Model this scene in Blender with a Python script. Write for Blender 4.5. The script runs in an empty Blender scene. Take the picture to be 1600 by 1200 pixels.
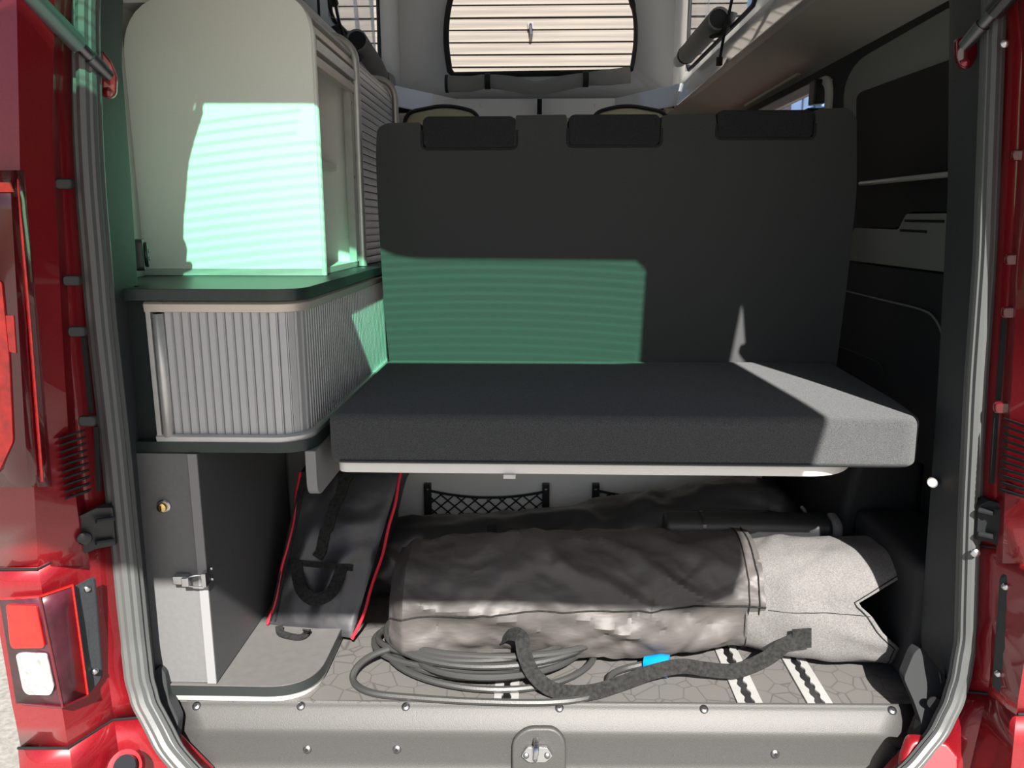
import bpy, bmesh, math, random
from mathutils import Vector, Matrix, noise
random.seed(7)
S = bpy.context.scene
COL = S.collection
V = Vector
F = 0.55                                   # height of the van floor above the ground

# ------------------------------------------------------------------ camera
FPX = 1200.0
CAM = V((0, -1.1, 1.36))
PITCH = math.atan(250 / 1200); YAW = math.atan(36 / 1200 * math.cos(PITCH))
cd = bpy.data.cameras.new('camera'); cam = bpy.data.objects.new('camera', cd); COL.objects.link(cam)
cd.sensor_width = 36; cd.lens = 36 * FPX / 1600; cd.clip_start = 0.02; cd.clip_end = 200
cam.location = CAM; cam.rotation_euler = (math.pi / 2 - PITCH, 0, YAW)
S.camera = cam
# ------------------------------------------------------------------ sky, sun, exposure
SA, SS = 0.18, 0.85                        # sunlight travels along (-SA, 1, -SS)
w = bpy.data.worlds.new('world'); S.world = w; w.use_nodes = True
nt = w.node_tree; bg = nt.nodes['Background']
sky = nt.nodes.new('ShaderNodeTexSky'); sky.sky_type = 'NISHITA'; sky.sun_disc = False
sky.sun_elevation = math.atan2(SS, math.hypot(1, SA)); sky.sun_rotation = math.pi - math.atan2(SA, 1)
sky.air_density = 1.0; sky.dust_density = 1.5; sky.ozone_density = 1.0
nt.links.new(sky.outputs[0], bg.inputs[0]); bg.inputs[1].default_value = 0.078
sd = bpy.data.lights.new('sun', 'SUN'); sun = bpy.data.objects.new('sun', sd); COL.objects.link(sun)
sd.energy = 9.3; sd.angle = math.radians(0.53); sd.color = (1.0, 0.95, 0.88)
sun.location = (3, -12, 12)
sun.rotation_euler = V((-SA, 1, -SS)).to_track_quat('-Z', 'Y').to_euler()
vs = S.view_settings; vs.view_transform = 'Standard'; vs.look = 'None'; vs.gamma = 1; vs.exposure = 0.6
vs.use_curve_mapping = False

# ------------------------------------------------------------------ measuring: a picture point carried to a known plane of the place
_fw = V((-math.sin(YAW) * math.cos(PITCH), math.cos(YAW) * math.cos(PITCH), -math.sin(PITCH)))
_rt = V((math.cos(YAW), math.sin(YAW), 0)); _up = _rt.cross(_fw)
def ray(x, y): return _fw + _rt * ((x - 800) / FPX) - _up * ((y - 600) / FPX)
def onY(x, y, Y): d = ray(x, y); return CAM + d * ((Y - CAM.y) / d.y)
def onX(x, y, X): d = ray(x, y); return CAM + d * ((X - CAM.x) / d.x)
def onZ(x, y, Z): d = ray(x, y); return CAM + d * ((Z - CAM.z) / d.z)
def tab(t, y):
    if y <= t[0][0]: return t[0][1]
    for (a, b), (c, d) in zip(t, t[1:]):
        if y <= c: return b + (d - b) * (y - a) / (c - a)
    return t[-1][1]

# ------------------------------------------------------------------ materials
MATS = {}
def lin(c): return tuple(((v / 12.92) if v <= 0.04045 else ((v + 0.055) / 1.055) ** 2.4) for v in c)
def mat(name, col, rough=0.5, metal=0.0, var=0.0, vscale=8.0, bump=0.0, bscale=200.0, coat=0.0, spec=0.5, bdist=0.002,
        sheen=0.0, trans=0.0, stretch=(1, 1, 1), detail=4.0, flake=0.0):
    m = bpy.data.materials.new(name); m.use_nodes = True; n = m.node_tree; b = n.nodes['Principled BSDF']
    b.inputs['Base Color'].default_value = (*col, 1); b.inputs['Roughness'].default_value = rough
    b.inputs['Metallic'].default_value = metal; b.inputs['Coat Weight'].default_value = coat
    b.inputs['Coat Roughness'].default_value = 0.04
    b.inputs['Specular IOR Level'].default_value = spec; b.inputs['Sheen Weight'].default_value = sheen
    b.inputs['Transmission Weight'].default_value = trans
    tc = n.nodes.new('ShaderNodeTexCoord'); mp = n.nodes.new('ShaderNodeMapping')
    n.links.new(tc.outputs['Object'], mp.inputs[0]); mp.inputs['Scale'].default_value = stretch
    if var > 0:
        nz = n.nodes.new('ShaderNodeTexNoise'); nz.inputs['Scale'].default_value = vscale; nz.inputs['Detail'].default_value = detail
        n.links.new(mp.outputs[0], nz.inputs['Vector'])
        r = n.nodes.new('ShaderNodeValToRGB'); n.links.new(nz.outputs['Fac'], r.inputs[0])
        r.color_ramp.elements[0].position = 0.3; r.color_ramp.elements[1].position = 0.7
        r.color_ramp.elements[0].color = (*[max(0, c * (1 - var)) for c in col], 1)
        r.color_ramp.elements[1].color = (*[min(1, c * (1 + var)) for c in col], 1)
        n.links.new(r.outputs[0], b.inputs['Base Color'])
    if bump > 0:
        nb = n.nodes.new('ShaderNodeTexNoise'); nb.inputs['Scale'].default_value = bscale; nb.inputs['Detail'].default_value = 3
        n.links.new(mp.outputs[0], nb.inputs['Vector'])
        bp = n.nodes.new('ShaderNodeBump'); bp.inputs['Strength'].default_value = bump; bp.inputs['Distance'].default_value = bdist
        n.links.new(nb.outputs['Fac'], bp.inputs['Height']); n.links.new(bp.outputs[0], b.inputs['Normal'])
    if 'Diffuse Roughness' in b.inputs and rough > 0.9: b.inputs['Diffuse Roughness'].default_value = 1.0
    MATS[name] = m
    return m
mat('red_paint', (0.25, 0.006, 0.012), 0.4, 0.3, 0.12, 300, 0.0, coat=1.0)
mat('lamp_dark_red', (0.10, 0.004, 0.008), 0.12, coat=1.0)
mat('lamp_red', (0.75, 0.008, 0.004), 0.15, var=0.35, vscale=60, coat=1.0)
mat('lamp_clear', (0.75, 0.75, 0.74), 0.12, 0.55, 0.5, 70, 0.25, 90, coat=1.0)
mat('lamp_plum', (0.06, 0.012, 0.02), 0.3, coat=0.25, var=0.4, vscale=30)
mat('rubber', (0.085, 0.09, 0.09), 0.4, bump=0.05, bscale=300)
mat('trim_black', (0.028, 0.032, 0.036), 0.62, var=0.15, vscale=300, bump=0.25, bscale=900)
mat('trim_corner', (0.022, 0.024, 0.026), 0.75, spec=0.25, bump=0.2, bscale=900)
mat('black_plastic', (0.018, 0.019, 0.021), 0.42, bump=0.1, bscale=500)
mat('black_gloss', (0.012, 0.012, 0.013), 0.22, coat=0.3)
mat('sill', (0.05, 0.049, 0.048), 0.5, 0.1, 0.18, 900, 0.18, 700)
mat('steel', (0.62, 0.63, 0.65), 0.22, 1.0)
mat('dark_steel', (0.2, 0.2, 0.21), 0.35, 1.0)
mat('brass', (0.75, 0.55, 0.22), 0.25, 1.0)
mat('aluminium', (0.60, 0.60, 0.59), 0.40, 0.55, 0.05, 40)
mat('aluminium_slat', (0.46, 0.465, 0.48), 0.45, 0.45, 0.04, 40, stretch=(30, 30, 1))
mat('aluminium_warm', (0.62, 0.56, 0.50), 0.42, 0.45)
mat('white_panel', (0.80, 0.785, 0.75), 0.45, var=0.02, vscale=400)
mat('white_gloss', (0.84, 0.85, 0.86), 0.08, coat=0.6)
mat('lining_beige', (0.46, 0.45, 0.40), 0.7, bump=0.1, bscale=500)
mat('lining_grey', (0.17, 0.18, 0.165), 0.6, bump=0.1, bscale=600)
mat('lining_dark', (0.012, 0.013, 0.016), 0.75, bump=0.2, bscale=700)
mat('panel_black', (0.004, 0.004, 0.005), 0.8)
mat('worktop', (0.022, 0.034, 0.033), 0.38, var=0.1, vscale=200, bump=0.05)
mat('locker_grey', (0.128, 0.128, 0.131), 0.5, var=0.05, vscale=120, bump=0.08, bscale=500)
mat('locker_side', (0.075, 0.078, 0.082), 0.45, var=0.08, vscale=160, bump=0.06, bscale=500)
mat('locker_edge', (0.22, 0.22, 0.225), 0.5)
mat('board_grey', (0.118, 0.115, 0.113), 0.45, var=0.06, vscale=60, bump=0.05)
mat('edge_black', (0.02, 0.024, 0.024), 0.4)
mat('fabric', (0.078, 0.081, 0.084), 0.95, var=0.45, vscale=900, bump=0.3, bscale=1000, sheen=0.0, spec=0.15, detail=2)
mat('fabric_plain', (0.036, 0.038, 0.042), 0.95, var=0.3, vscale=600, bump=0.4, bscale=700, spec=0.15, detail=2)
mat('nylon_black', (0.022, 0.022, 0.025), 0.38, var=0.2, vscale=30, bump=0.4, bscale=12, spec=0.6, bdist=.010)
mat('nylon_grey', (0.074, 0.068, 0.066), 0.5, var=0.2, vscale=16, bump=0.5, bscale=20, spec=0.35, bdist=.010, stretch=(.5, 1, 1.3))
mat('canvas_grey', (0.135, 0.131, 0.13), 0.85, var=0.25, vscale=420, bump=0.4, bscale=500, detail=2)
mat('webbing', (0.016, 0.0165, 0.016), 0.85, spec=0.2, var=0.5, vscale=160, bump=0.4, bscale=400)
mat('red_piping', (0.55, 0.012, 0.03), 0.45)
mat('cable', (0.035, 0.036, 0.035), 0.45, bump=0.1, bscale=300)
mat('blue_plastic', (0.0, 0.22, 0.62), 0.35)
mat('cream', (0.60, 0.58, 0.40), 0.6)
mat('net', (0.012, 0.013, 0.014), 0.6)
mat('concrete', (0.23, 0.222, 0.205), 0.9, var=0.25, vscale=60, bump=0.6, bscale=90)
mat('plank', (0.158, 0.14, 0.122), 0.8, var=0.28, vscale=2.2, bump=0.3, bscale=12, stretch=(0.25, 1, 14), detail=6)
mat('plank_dark', (0.10, 0.085, 0.07), 0.9)
mat('blue_sheet', (0.12, 0.24, 0.45), 0.5, var=0.1, vscale=3)
mat('brown_rail', (0.32, 0.24, 0.16), 0.7)
mat('strut_green', (0.10, 0.13, 0.13), 0.3, 0.4)
mat('felt_white', (0.66, 0.65, 0.63), 0.8)

def canvas_mat():                            # tent cloth lets a little daylight through
    m = bpy.data.materials.new('tent_canvas'); m.use_nodes = True; n = m.node_tree
    o = n.nodes['Material Output']; b = n.nodes['Principled BSDF']
    b.inputs['Base Color'].default_value = (0.42, 0.415, 0.40, 1); b.inputs['Roughness'].default_value = 0.9
    t = n.nodes.new('ShaderNodeBsdfTranslucent'); t.inputs[0].default_value = (0.74, 0.73, 0.70, 1)
    mx = n.nodes.new('ShaderNodeMixShader'); mx.inputs[0].default_value = 0.6
    tc = n.nodes.new('ShaderNodeTexCoord'); nz = n.nodes.new('ShaderNodeTexNoise'); nz.inputs['Scale'].default_value = 5
    n.links.new(tc.outputs['Object'], nz.inputs['Vector'])
    bp = n.nodes.new('ShaderNodeBump'); bp.inputs['Strength'].default_value = 0.35; bp.inputs['Distance'].default_value = 0.03
    n.links.new(nz.outputs['Fac'], bp.inputs['Height']); n.links.new(bp.outputs[0], b.inputs['Normal'])
    n.links.new(b.outputs[0], mx.inputs[1]); n.links.new(t.outputs[0], mx.inputs[2]); n.links.new(mx.outputs[0], o.inputs[0])
    MATS['tent_canvas'] = m
canvas_mat()
def see_through(name, tint, body, mixf, rough):
    m = bpy.data.materials.new(name); m.use_nodes = True; n = m.node_tree
    o = n.nodes['Material Output']; b = n.nodes['Principled BSDF']
    b.inputs['Base Color'].default_value = (*body, 1); b.inputs['Roughness'].default_value = rough
    t = n.nodes.new('ShaderNodeBsdfTransparent'); t.inputs[0].default_value = (*tint, 1)
    mx = n.nodes.new('ShaderNodeMixShader'); mx.inputs[0].default_value = mixf
    n.links.new(t.outputs[0], mx.inputs[1]); n.links.new(b.outputs[0], mx.inputs[2]); n.links.new(mx.outputs[0], o.inputs[0])
    MATS[name] = m
see_through('tinted_glass', (0.46, 0.83, 0.66), (0.02, 0.05, 0.04), 0.06, 0.03)
see_through('clear_glass', (0.92, 0.95, 0.95), (0.05, 0.05, 0.05), 0.06, 0.02)
see_through('mesh_cloth', (0.85, 0.87, 0.90), (0.5, 0.52, 0.56), 0.40, 0.8)
def emis(name, col, st):
    m = bpy.data.materials.new(name); m.use_nodes = True; b = m.node_tree.nodes['Principled BSDF']
    b.inputs['Emission Color'].default_value = (*col, 1); b.inputs['Emission Strength'].default_value = st
    MATS[name] = m
emis('led', (1.0, 0.8, 0.5), 1.6)
def floor_mat():
    m = bpy.data.materials.new('vinyl_floor'); m.use_nodes = True; n = m.node_tree; b = n.nodes['Principled BSDF']
    tc = n.nodes.new('ShaderNodeTexCoord')
    v = n.nodes.new('ShaderNodeTexVoronoi'); v.feature = 'DISTANCE_TO_EDGE'; v.inputs['Scale'].default_value = 24
    v2 = n.nodes.new('ShaderNodeTexVoronoi'); v2.inputs['Scale'].default_value = 24
    for q in (v, v2): n.links.new(tc.outputs['Object'], q.inputs['Vector'])
    r = n.nodes.new('ShaderNodeValToRGB'); r.color_ramp.elements[0].position = 0.0; r.color_ramp.elements[1].position = 0.035
    r.color_ramp.elements[0].color = (0.075, 0.072, 0.07, 1); r.color_ramp.elements[1].color = (0.135, 0.13, 0.125, 1)
    n.links.new(v.outputs['Distance'], r.inputs[0])
    # each cell carries fine ribs in a direction of its own
    sx = n.nodes.new('ShaderNodeSeparateColor'); n.links.new(v2.outputs['Color'], sx.inputs[0])
    rot = n.nodes.new('ShaderNodeVectorRotate'); rot.rotation_type = 'Z_AXIS'
    mu = n.nodes.new('ShaderNodeMath'); mu.operation = 'MULTIPLY'; mu.inputs[1].default_value = 6.28
    n.links.new(sx.outputs[0], mu.inputs[0]); n.links.new(tc.outputs['Object'], rot.inputs['Vector']); n.links.new(mu.outputs[0], rot.inputs['Angle'])
    wv = n.nodes.new('ShaderNodeTexWave'); wv.inputs['Scale'].default_value = 120; n.links.new(rot.outputs[0], wv.inputs['Vector'])
    mc = n.nodes.new('ShaderNodeMix'); mc.data_type = 'RGBA'; mc.blend_type = 'MULTIPLY'; mc.inputs[0].default_value = 0.25
    n.links.new(r.outputs[0], mc.inputs[6]); n.links.new(wv.outputs[0], mc.inputs[7]); n.links.new(mc.outputs[2], b.inputs['Base Color'])
    bp = n.nodes.new('ShaderNodeBump'); bp.inputs['Strength'].default_value = 0.3; bp.inputs['Distance'].default_value = 0.001
    n.links.new(v.outputs['Distance'], bp.inputs['Height']); n.links.new(bp.outputs[0], b.inputs['Normal'])
    b.inputs['Roughness'].default_value = 0.55; MATS['vinyl_floor'] = m
floor_mat()

# ------------------------------------------------------------------ geometry helpers: each returns (verts, faces)
def join(*gs):
    vs_, fs = [], []
    for v, f in gs:
        o = len(vs_); vs_ += [V(p) for p in v]; fs += [[i + o for i in q] for q in f]
    return vs_, fs
def box(x0, x1, y0, y1, z0, z1):
    v = [V((x, y, z)) for z in (z0, z1) for y in (y0, y1) for x in (x0, x1)]
    return v, [[0, 2, 3, 1], [4, 5, 7, 6], [0, 1, 5, 4], [2, 6, 7, 3], [0, 4, 6, 2], [1, 3, 7, 5]]
def hexa(a, b):                              # two quads of matching corners
    return [V(p) for p in a + b], [[3, 2, 1, 0], [4, 5, 6, 7]] + [[i, (i + 1) % 4, 4 + (i + 1) % 4, 4 + i] for i in range(4)]
def rounded(poly, rads, n=6):
    out = []; N = len(poly)
    for i, p in enumerate(poly):
        r = rads if isinstance(rads, (int, float)) else rads[i]
        p = V(p); a = V(poly[i - 1]) - p; b = V(poly[(i + 1) % N]) - p
        if r <= 0: out.append(p); continue
        r = min(r, a.length * .49, b.length * .49); p0 = p + a.normalized() * r; p1 = p + b.normalized() * r
        for k in range(n + 1):
            t = k / n; out.append(p0 * (1 - t) ** 2 + p * 2 * t * (1 - t) + p1 * t * t)
    return out
def prism(poly, ax, d0, d1):
    def mk(p, d):
        return V((d, p[0], p[1])) if ax == 'x' else V((p[0], d, p[1])) if ax == 'y' else V((p[0], p[1], d))
    n = len(poly); v = [mk(p, d0) for p in poly] + [mk(p, d1) for p in poly]
    return v, [list(range(n))[::-1], list(range(n, 2 * n))] + [[i, (i + 1) % n, n + (i + 1) % n, n + i] for i in range(n)]
def plate(pts, th=0.004, rnd=0, back=V((0, 1, 0))):   # a plate whose face has the corners (px, py, Y)
    if rnd:
        ys = [p[2] for p in pts]; q = rounded([V((p[0], p[1], p[2] * 1000)) for p in pts], rnd, 5)
        pts = [(p.x, p.y, p.z / 1000) for p in q]
    a = [onY(*p) for p in pts]; n = len(a)
    return a + [p + back * th for p in a], [list(range(n))[::-1], list(range(n, 2 * n))] + [[i, (i + 1) % n, n + (i + 1) % n, n + i] for i in range(n)]
def plateX(pts, X, th=0.006, rnd=0):
    if rnd: pts = [(p.x, p.y) for p in rounded([V((p[0], p[1])) for p in pts], rnd, 5)]
    a = [onX(p[0], p[1], X) for p in pts]; n = len(a); s = th if X > 0 else -th
    return a + [p + V((s, 0, 0)) for p in a], [list(range(n)), list(range(n, 2 * n))[::-1]] + [[i, n + i, n + (i + 1) % n, (i + 1) % n] for i in range(n)]
def frames(path, closed=False):
    N = len(path); T = []
    for i in range(N):
        a = path[i - 1] if (i or closed) else path[0]; b = path[(i + 1) % N] if (i < N - 1 or closed) else path[-1]
        t = (b - a); T.append(t.normalized() if t.length > 1e-9 else V((1, 0, 0)))
    u = T[0].orthogonal().normalized(); U = []
    for t in T:
        u = (u - t * u.dot(t)); u = u.normalized() if u.length > 1e-6 else t.orthogonal().normalized(); U.append(u)
    return T, U
def tube(path, r, n=8, closed=False, cap=True, flat=1.0):
    path = [V(p) for p in path]; T, U = frames(path, closed); N = len(path); v = []; f = []
    rr = r if isinstance(r, (list, tuple)) else [r] * N
    for p, t, u, q in zip(path, T, U, rr):
        b = t.cross(u)
        for k in range(n):
            a = 2 * math.pi * k / n; v.append(p + u * math.cos(a) * q + b * math.sin(a) * q * flat)
    for i in range(N if closed else N - 1):
        for k in range(n):
            f.append([i * n + k, i * n + (k + 1) % n, ((i + 1) % N) * n + (k + 1) % n, ((i + 1) % N) * n + k])
    if cap and not closed: f += [list(range(n))[::-1], list(range((N - 1) * n, N * n))]
    return v, f
def ribbon(path, wid, th, nrm):              # flat strap: nrm(i, tangent) gives the face normal
    path = [V(p) for p in path]; T, U = frames(path); v = []; f = []
    for i, (p, t) in enumerate(zip(path, T)):
        nn = nrm(i, t) if callable(nrm) else V(nrm); nn = (nn - t * nn.dot(t)).normalized(); s = t.cross(nn)
        for a, b in ((-1, -1), (1, -1), (1, 1), (-1, 1)): v.append(p + s * (a * wid / 2) + nn * (b * th / 2))
    N = len(path)
    for i in range(N - 1):
        for k in range(4): f.append([i * 4 + k, i * 4 + (k + 1) % 4, (i + 1) * 4 + (k + 1) % 4, (i + 1) * 4 + k])
    f += [[3, 2, 1, 0], [4 * N - 4, 4 * N - 3, 4 * N - 2, 4 * N - 1]]
    return v, f
def loft(rings, cap0=True, cap1=True, closed=True):
    n = len(rings[0]); v = [p for r in rings for p in r]; f = []
    for i in range(len(rings) - 1):
        for k in range(n if closed else n - 1):
            f.append([i * n + k, i * n + (k + 1) % n, (i + 1) * n + (k + 1) % n, (i + 1) * n + k])
    if cap0: f.append(list(range(n))[::-1])
    if cap1: f.append(list(range((len(rings) - 1) * n, len(rings) * n)))
    return v, f
def smoothpath(pts, k=8):                    # Catmull-Rom through the points
    pts = [V(p) for p in pts]; out = []
    for i in range(len(pts) - 1):
        p0 = pts[max(i - 1, 0)]; p1 = pts[i]; p2 = pts[i + 1]; p3 = pts[min(i + 2, len(pts) - 1)]
        for j in range(k):
            t = j / k
            out.append(0.5 * ((2 * p1) + (p2 - p0) * t + (2 * p0 - 5 * p1 + 4 * p2 - p3) * t * t + (3 * p1 - p0 - 3 * p2 + p3) * t ** 3))
    out.append(pts[-1]); return out
def cyl(c, axis, r, h, n=20, r2=None):
    c = V(c); a = V(axis).normalized(); r2 = r if r2 is None else r2
    return tube([c, c + a * h], [r, r2], n)
def dome(c, axis, r, h, n=14):
    c = V(c); a = V(axis).normalized(); P = [c, c + a * h * .5, c + a * h * .85, c + a * h]
    return tube(P, [r, r * .9, r * .6, r * .2], n)

ORG = {}
def obj(name, geo, m, parent=None, bevel=0.0, smooth=True, sub=0, solid=0.0, seg=2, ang=35):
    vs_, fs = geo
    lo = V([min(p[i] for p in vs_) for i in range(3)]); hi = V([max(p[i] for p in vs_) for i in range(3)])
    o0 = V(((lo.x + hi.x) / 2, (lo.y + hi.y) / 2, lo.z))
    me = bpy.data.meshes.new(name); me.from_pydata([tuple(V(p) - o0) for p in vs_], [], fs)
    bm = bmesh.new(); bm.from_mesh(me)
    bmesh.ops.recalc_face_normals(bm, faces=bm.faces)
    for fc in bm.faces: fc.smooth = smooth
    if not bevel and not sub:
        for e in bm.edges:
            if len(e.link_faces) == 2 and e.calc_face_angle(0) > math.radians(ang): e.smooth = False
    bm.to_mesh(me); bm.free(); me.update()
    me.materials.append(MATS[m])
    o = bpy.data.objects.new(name, me); COL.objects.link(o); ORG[o.name] = o0
    if parent is not None: o.parent = parent; o.location = o0 - ORG[parent.name]
    else: o.location = o0
    if solid:
        d = o.modifiers.new('solid', 'SOLIDIFY'); d.thickness = solid; d.offset = 0
    if bevel:
        d = o.modifiers.new('bevel', 'BEVEL'); d.width = bevel; d.segments = seg; d.limit_method = 'ANGLE'; d.angle_limit = math.radians(30)
        d2 = o.modifiers.new('wn', 'WEIGHTED_NORMAL')
    if sub:
        d = o.modifiers.new('sub', 'SUBSURF'); d.levels = sub; d.render_levels = sub
    return o
def inst(src, name, loc, parent, rot=(0, 0, 0)):  # one more of the same piece; mesh data shared
    o = bpy.data.objects.new(name, src.data); COL.objects.link(o); o.parent = parent
    o.location = V(loc) - ORG[parent.name]; o.rotation_euler = rot; ORG[o.name] = V(loc)
    for md in src.modifiers:
        d = o.modifiers.new(md.name, md.type)
        if md.type == 'BEVEL': d.width = md.width; d.segments = md.segments; d.limit_method = 'ANGLE'; d.angle_limit = md.angle_limit
    return o
def tag(o, label, cat, group=None):
    o['label'] = label; o['category'] = cat
    if group: o['group'] = group
    return o
def thing(name, loc, label, cat, group=None):
    o = bpy.data.objects.new(name, None); COL.objects.link(o); o.location = loc; ORG[o.name] = V(loc); o.empty_display_size = 0.1
    return tag(o, label, cat, group)
def struct(name, geo, m, **k):
    o = obj(name, geo, m, **k); o['kind'] = 'structure'; return o
def lab(o, t): o['label'] = t; return o

# ================================================================== THE SETTING
# ground outside
struct('ground', box(-25, 25, -25, 25, -0.05, 0.0), 'concrete')
# van floor, with the three seat rails let into it
floor = struct('floor', box(-0.82, 0.82, 0.082, 3.6, F - 0.03, F), 'vinyl_floor')
def rail(x, y1):
    hw = 0.0215; n = 60; zt = F + 0.004; L = []
    for s in (-1, 1):
        v = []; f = []
        for i in range(n * 4 + 1):
            y = 0.085 + (y1 - 0.085) * i / (n * 4)
            g = 0.0045 + 0.0045 * abs(math.sin(math.pi * (y - 0.085) / 0.025))
            v += [V((x + s * g, y, F + 0.0005)), V((x + s * g, y, zt)), V((x + s * hw, y, zt)), V((x + s * hw, y, F + 0.0005))]
        for i in range(n * 4):
            for k in range(3): f.append([i * 4 + k, i * 4 + k + 1, (i + 1) * 4 + k + 1, (i + 1) * 4 + k])
        L.append((v, f))
    o = obj('floor_rail', join(*L), 'aluminium', floor)
    obj('rail_slot', box(x - 0.0095, x + 0.0095, 0.085, y1, F - 0.001, F + 0.001), 'dark_steel', o)
    return o
for x in (0.375, 0.495, -0.045): rail(x, 1.2)

# walls, ceiling
struct('wall_left', join(box(-0.86, -0.82, 0.12, 3.6, F - 0.03, F + 1.36)), 'felt_white')
# right wall leaves a hole for window_1
WY0, WY1, WZ0, WZ1 = 1.12, 2.15, F + 0.80, F + 1.195
wr = struct('wall_right', join(box(0.80, 0.84, 0.12, WY0, F - 0.03, F + 1.24), box(0.80, 0.84, WY1, 3.6, F - 0.03, F + 1.24),
       box(0.80, 0.84, WY0, WY1, F - 0.03, WZ0), box(0.80, 0.84, WY0, WY1, WZ1, F + 1.24)), 'lining_dark')
w1 = struct('window_1', box(0.826, 0.832, WY0, WY1, WZ0, WZ1), 'clear_glass')
fr = []
pth = [V((0.80, a, b)) for a, b in rounded([V((WY0, WZ0)), V((WY1, WZ0)), V((WY1, WZ1)), V((WY0, WZ1))], 0.06, 6)]
obj('window_frame', tube(pth, 0.016, 8, closed=True), 'felt_white', w1)
obj('sunlit_seal', tube([onX(1165, 164, 0.775), onX(1249, 114, 0.775)], 0.006, 8), 'cream', w1)  # window seal; the sunlight on it is put into the cream colour
cb = obj('catch_body', join(box(0.765, 0.798, 1.155, 1.20, F + 1.135, F + 1.20)), 'black_plastic', w1, bevel=0.004)
obj('catch_grip', box(0.745, 0.798, 1.14, 1.215, F + 1.105, F + 1.122), 'black_plastic', cb, bevel=0.003)
# details of the right wall
obj('window_surround', plateX([(1319, 230), (1318, 135), (1338, 95), (1500, 2), (1500, 240)], 0.792, 0.008, 26), 'lining_grey', wr)
obj('blind_panel', plateX([(1337, 352), (1338, 146), (1495, 89), (1495, 330), (1418, 331), (1404, 357)], 0.780, 0.012, 12), 'panel_black', wr)
obj('grab_bar', tube([onX(1345, 287, 0.765), onX(1500, 270.5, 0.765)], 0.0055, 10), 'aluminium', wr)
lp = obj('side_panel', plateX([(1322, 406), (1334, 356), (1403, 359), (1416, 334), (1500, 333), (1500, 428)], 0.778, 0.012, 4), 'lining_grey', wr)
obj('panel_slot', plateX([(1413, 343), (1474, 344), (1474, 348), (1413, 347)], 0.776, 0.004), 'panel_black', lp)
obj('panel_slot', plateX([(1406, 358), (1447, 360), (1447, 364), (1406, 362)], 0.776, 0.004), 'panel_black', lp)
obj('lower_panel', plateX([(1296, 568), (1322, 410), (1500, 432), (1500, 760), (1400, 700)], 0.778, 0.012), 'lining_dark', wr)
obj('trim_line', tube(smoothpath([onX(1319, 454, 0.77), onX(1380, 469, 0.77), onX(1440, 484, 0.77), onX(1462, 500, 0.77), onX(1475, 530, 0.77)]), 0.0022, 6), 'lining_grey', wr)
obj('trim_line', tube(smoothpath([onX(1306, 540, 0.77), onX(1345, 555, 0.77), onX(1374, 568, 0.77), onX(1382, 585, 0.77)]), 0.0022, 6), 'lining_dark', wr)
prof = rounded([V((0.60, F)), V((0.80, F)), V((0.80, F + 0.42)), V((0.66, F + 0.36))], [0, 0, 0.0, 0.06])
obj('wheel_arch', prism(prof, 'y', 0.42, 1.1), 'lining_dark', wr, bevel=0.02)
obj('arch_ledge', box(0.66, 0.80, 0.14, 0.42, F + 0.001, F + 0.24), 'lining_dark', wr, bevel=0.02)

# ceiling lining with the roof opening
ce = struct('ceiling', join(
    hexa([V((0.80, 0.05, F + 1.235)), V((0.60, 0.05, F + 1.305)), V((0.60, 3.6, F + 1.305)), V((0.80, 3.6, F + 1.235))],
         [V((0.82, 0.05, F + 1.35)), V((0.60, 0.05, F + 1.35)), V((0.60, 3.6, F + 1.35)), V((0.82, 3.6, F + 1.35))]),
    hexa([V((-0.82, 0.05, F + 1.235)), V((-0.60, 0.05, F + 1.305)), V((-0.60, 3.6, F + 1.305)), V((-0.82, 3.6, F + 1.235))],
         [V((-0.82, 0.05, F + 1.35)), V((-0.60, 0.05, F + 1.35)), V((-0.60, 3.6, F + 1.35)), V((-0.82, 3.6, F + 1.35))]),
    box(-0.60, 0.60, 2.66, 3.6, F + 1.305, F + 1.35)), 'lining_beige')
struct('trim_1', box(-0.80, 0.80, 0.03, 0.36, F + 1.36, F + 1.41), 'trim_black')
# raised white lip round the roof opening
ring = [V((0.58, 0.36, 0)), V((0.58, 2.25, 0)), V((0.36, 2.62, 0)), V((-0.36, 2.62, 0)), V((-0.58, 2.25, 0)), V((-0.58, 0.36, 0))]
rings = []
for i, p in enumerate(ring):
    out = V((1 if p.x > 0 else -1, 0, 0)) if abs(p.x) > .5 else V((0.25 * (1 if p.x > 0 else -1), 1, 0))
    if abs(p.y - 2.25) < .01: out = V((1 if p.x > 0 else -1, 0.45, 0))
    rings.append([p + V((0, 0, F + 1.288)), p + out * 0.022 + V((0, 0, F + 1.378)), p + out * 0.055 + V((0, 0, F + 1.378)), p + out * 0.055 + V((0, 0, F + 1.30))])
lip = struct('trim_2', loft(rings), 'white_gloss', bevel=0.004)
for (px, py, w_, h_) in ((632, 172, 18, 12), (1046, 164, 20, 12)):
    q = onY(px, py, 2.44); s = 1 if px > 836 else -1
    o = obj('roof_clip', join(box(q.x - .03, q.x + .03, q.y - .01, q.y + .03, q.z - .014, q.z + .016),
            hexa([V((q.x - s * .03, q.y - .02, q.z - .03)), V((q.x - s * .055, q.y - .02, q.z - .055)), V((q.x - s * .055, q.y + .01, q.z - .055)), V((q.x - s * .03, q.y + .01, q.z - .03))],
                 [V((q.x - s * .005, q.y - .02, q.z + .04)), V((q.x - s * .03, q.y - .02, q.z + .04)), V((q.x - s * .03, q.y + .01, q.z + .04)), V((q.x - s * .005, q.y + .01, q.z + .04))])), 'black_plastic', lip, bevel=0.003)
q = onY(843, 168, 2.60)
obj('roof_strap', box(q.x - .011, q.x + .011, 2.585, 2.605, q.z - .03, q.z + .035), 'webbing', lip)
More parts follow.
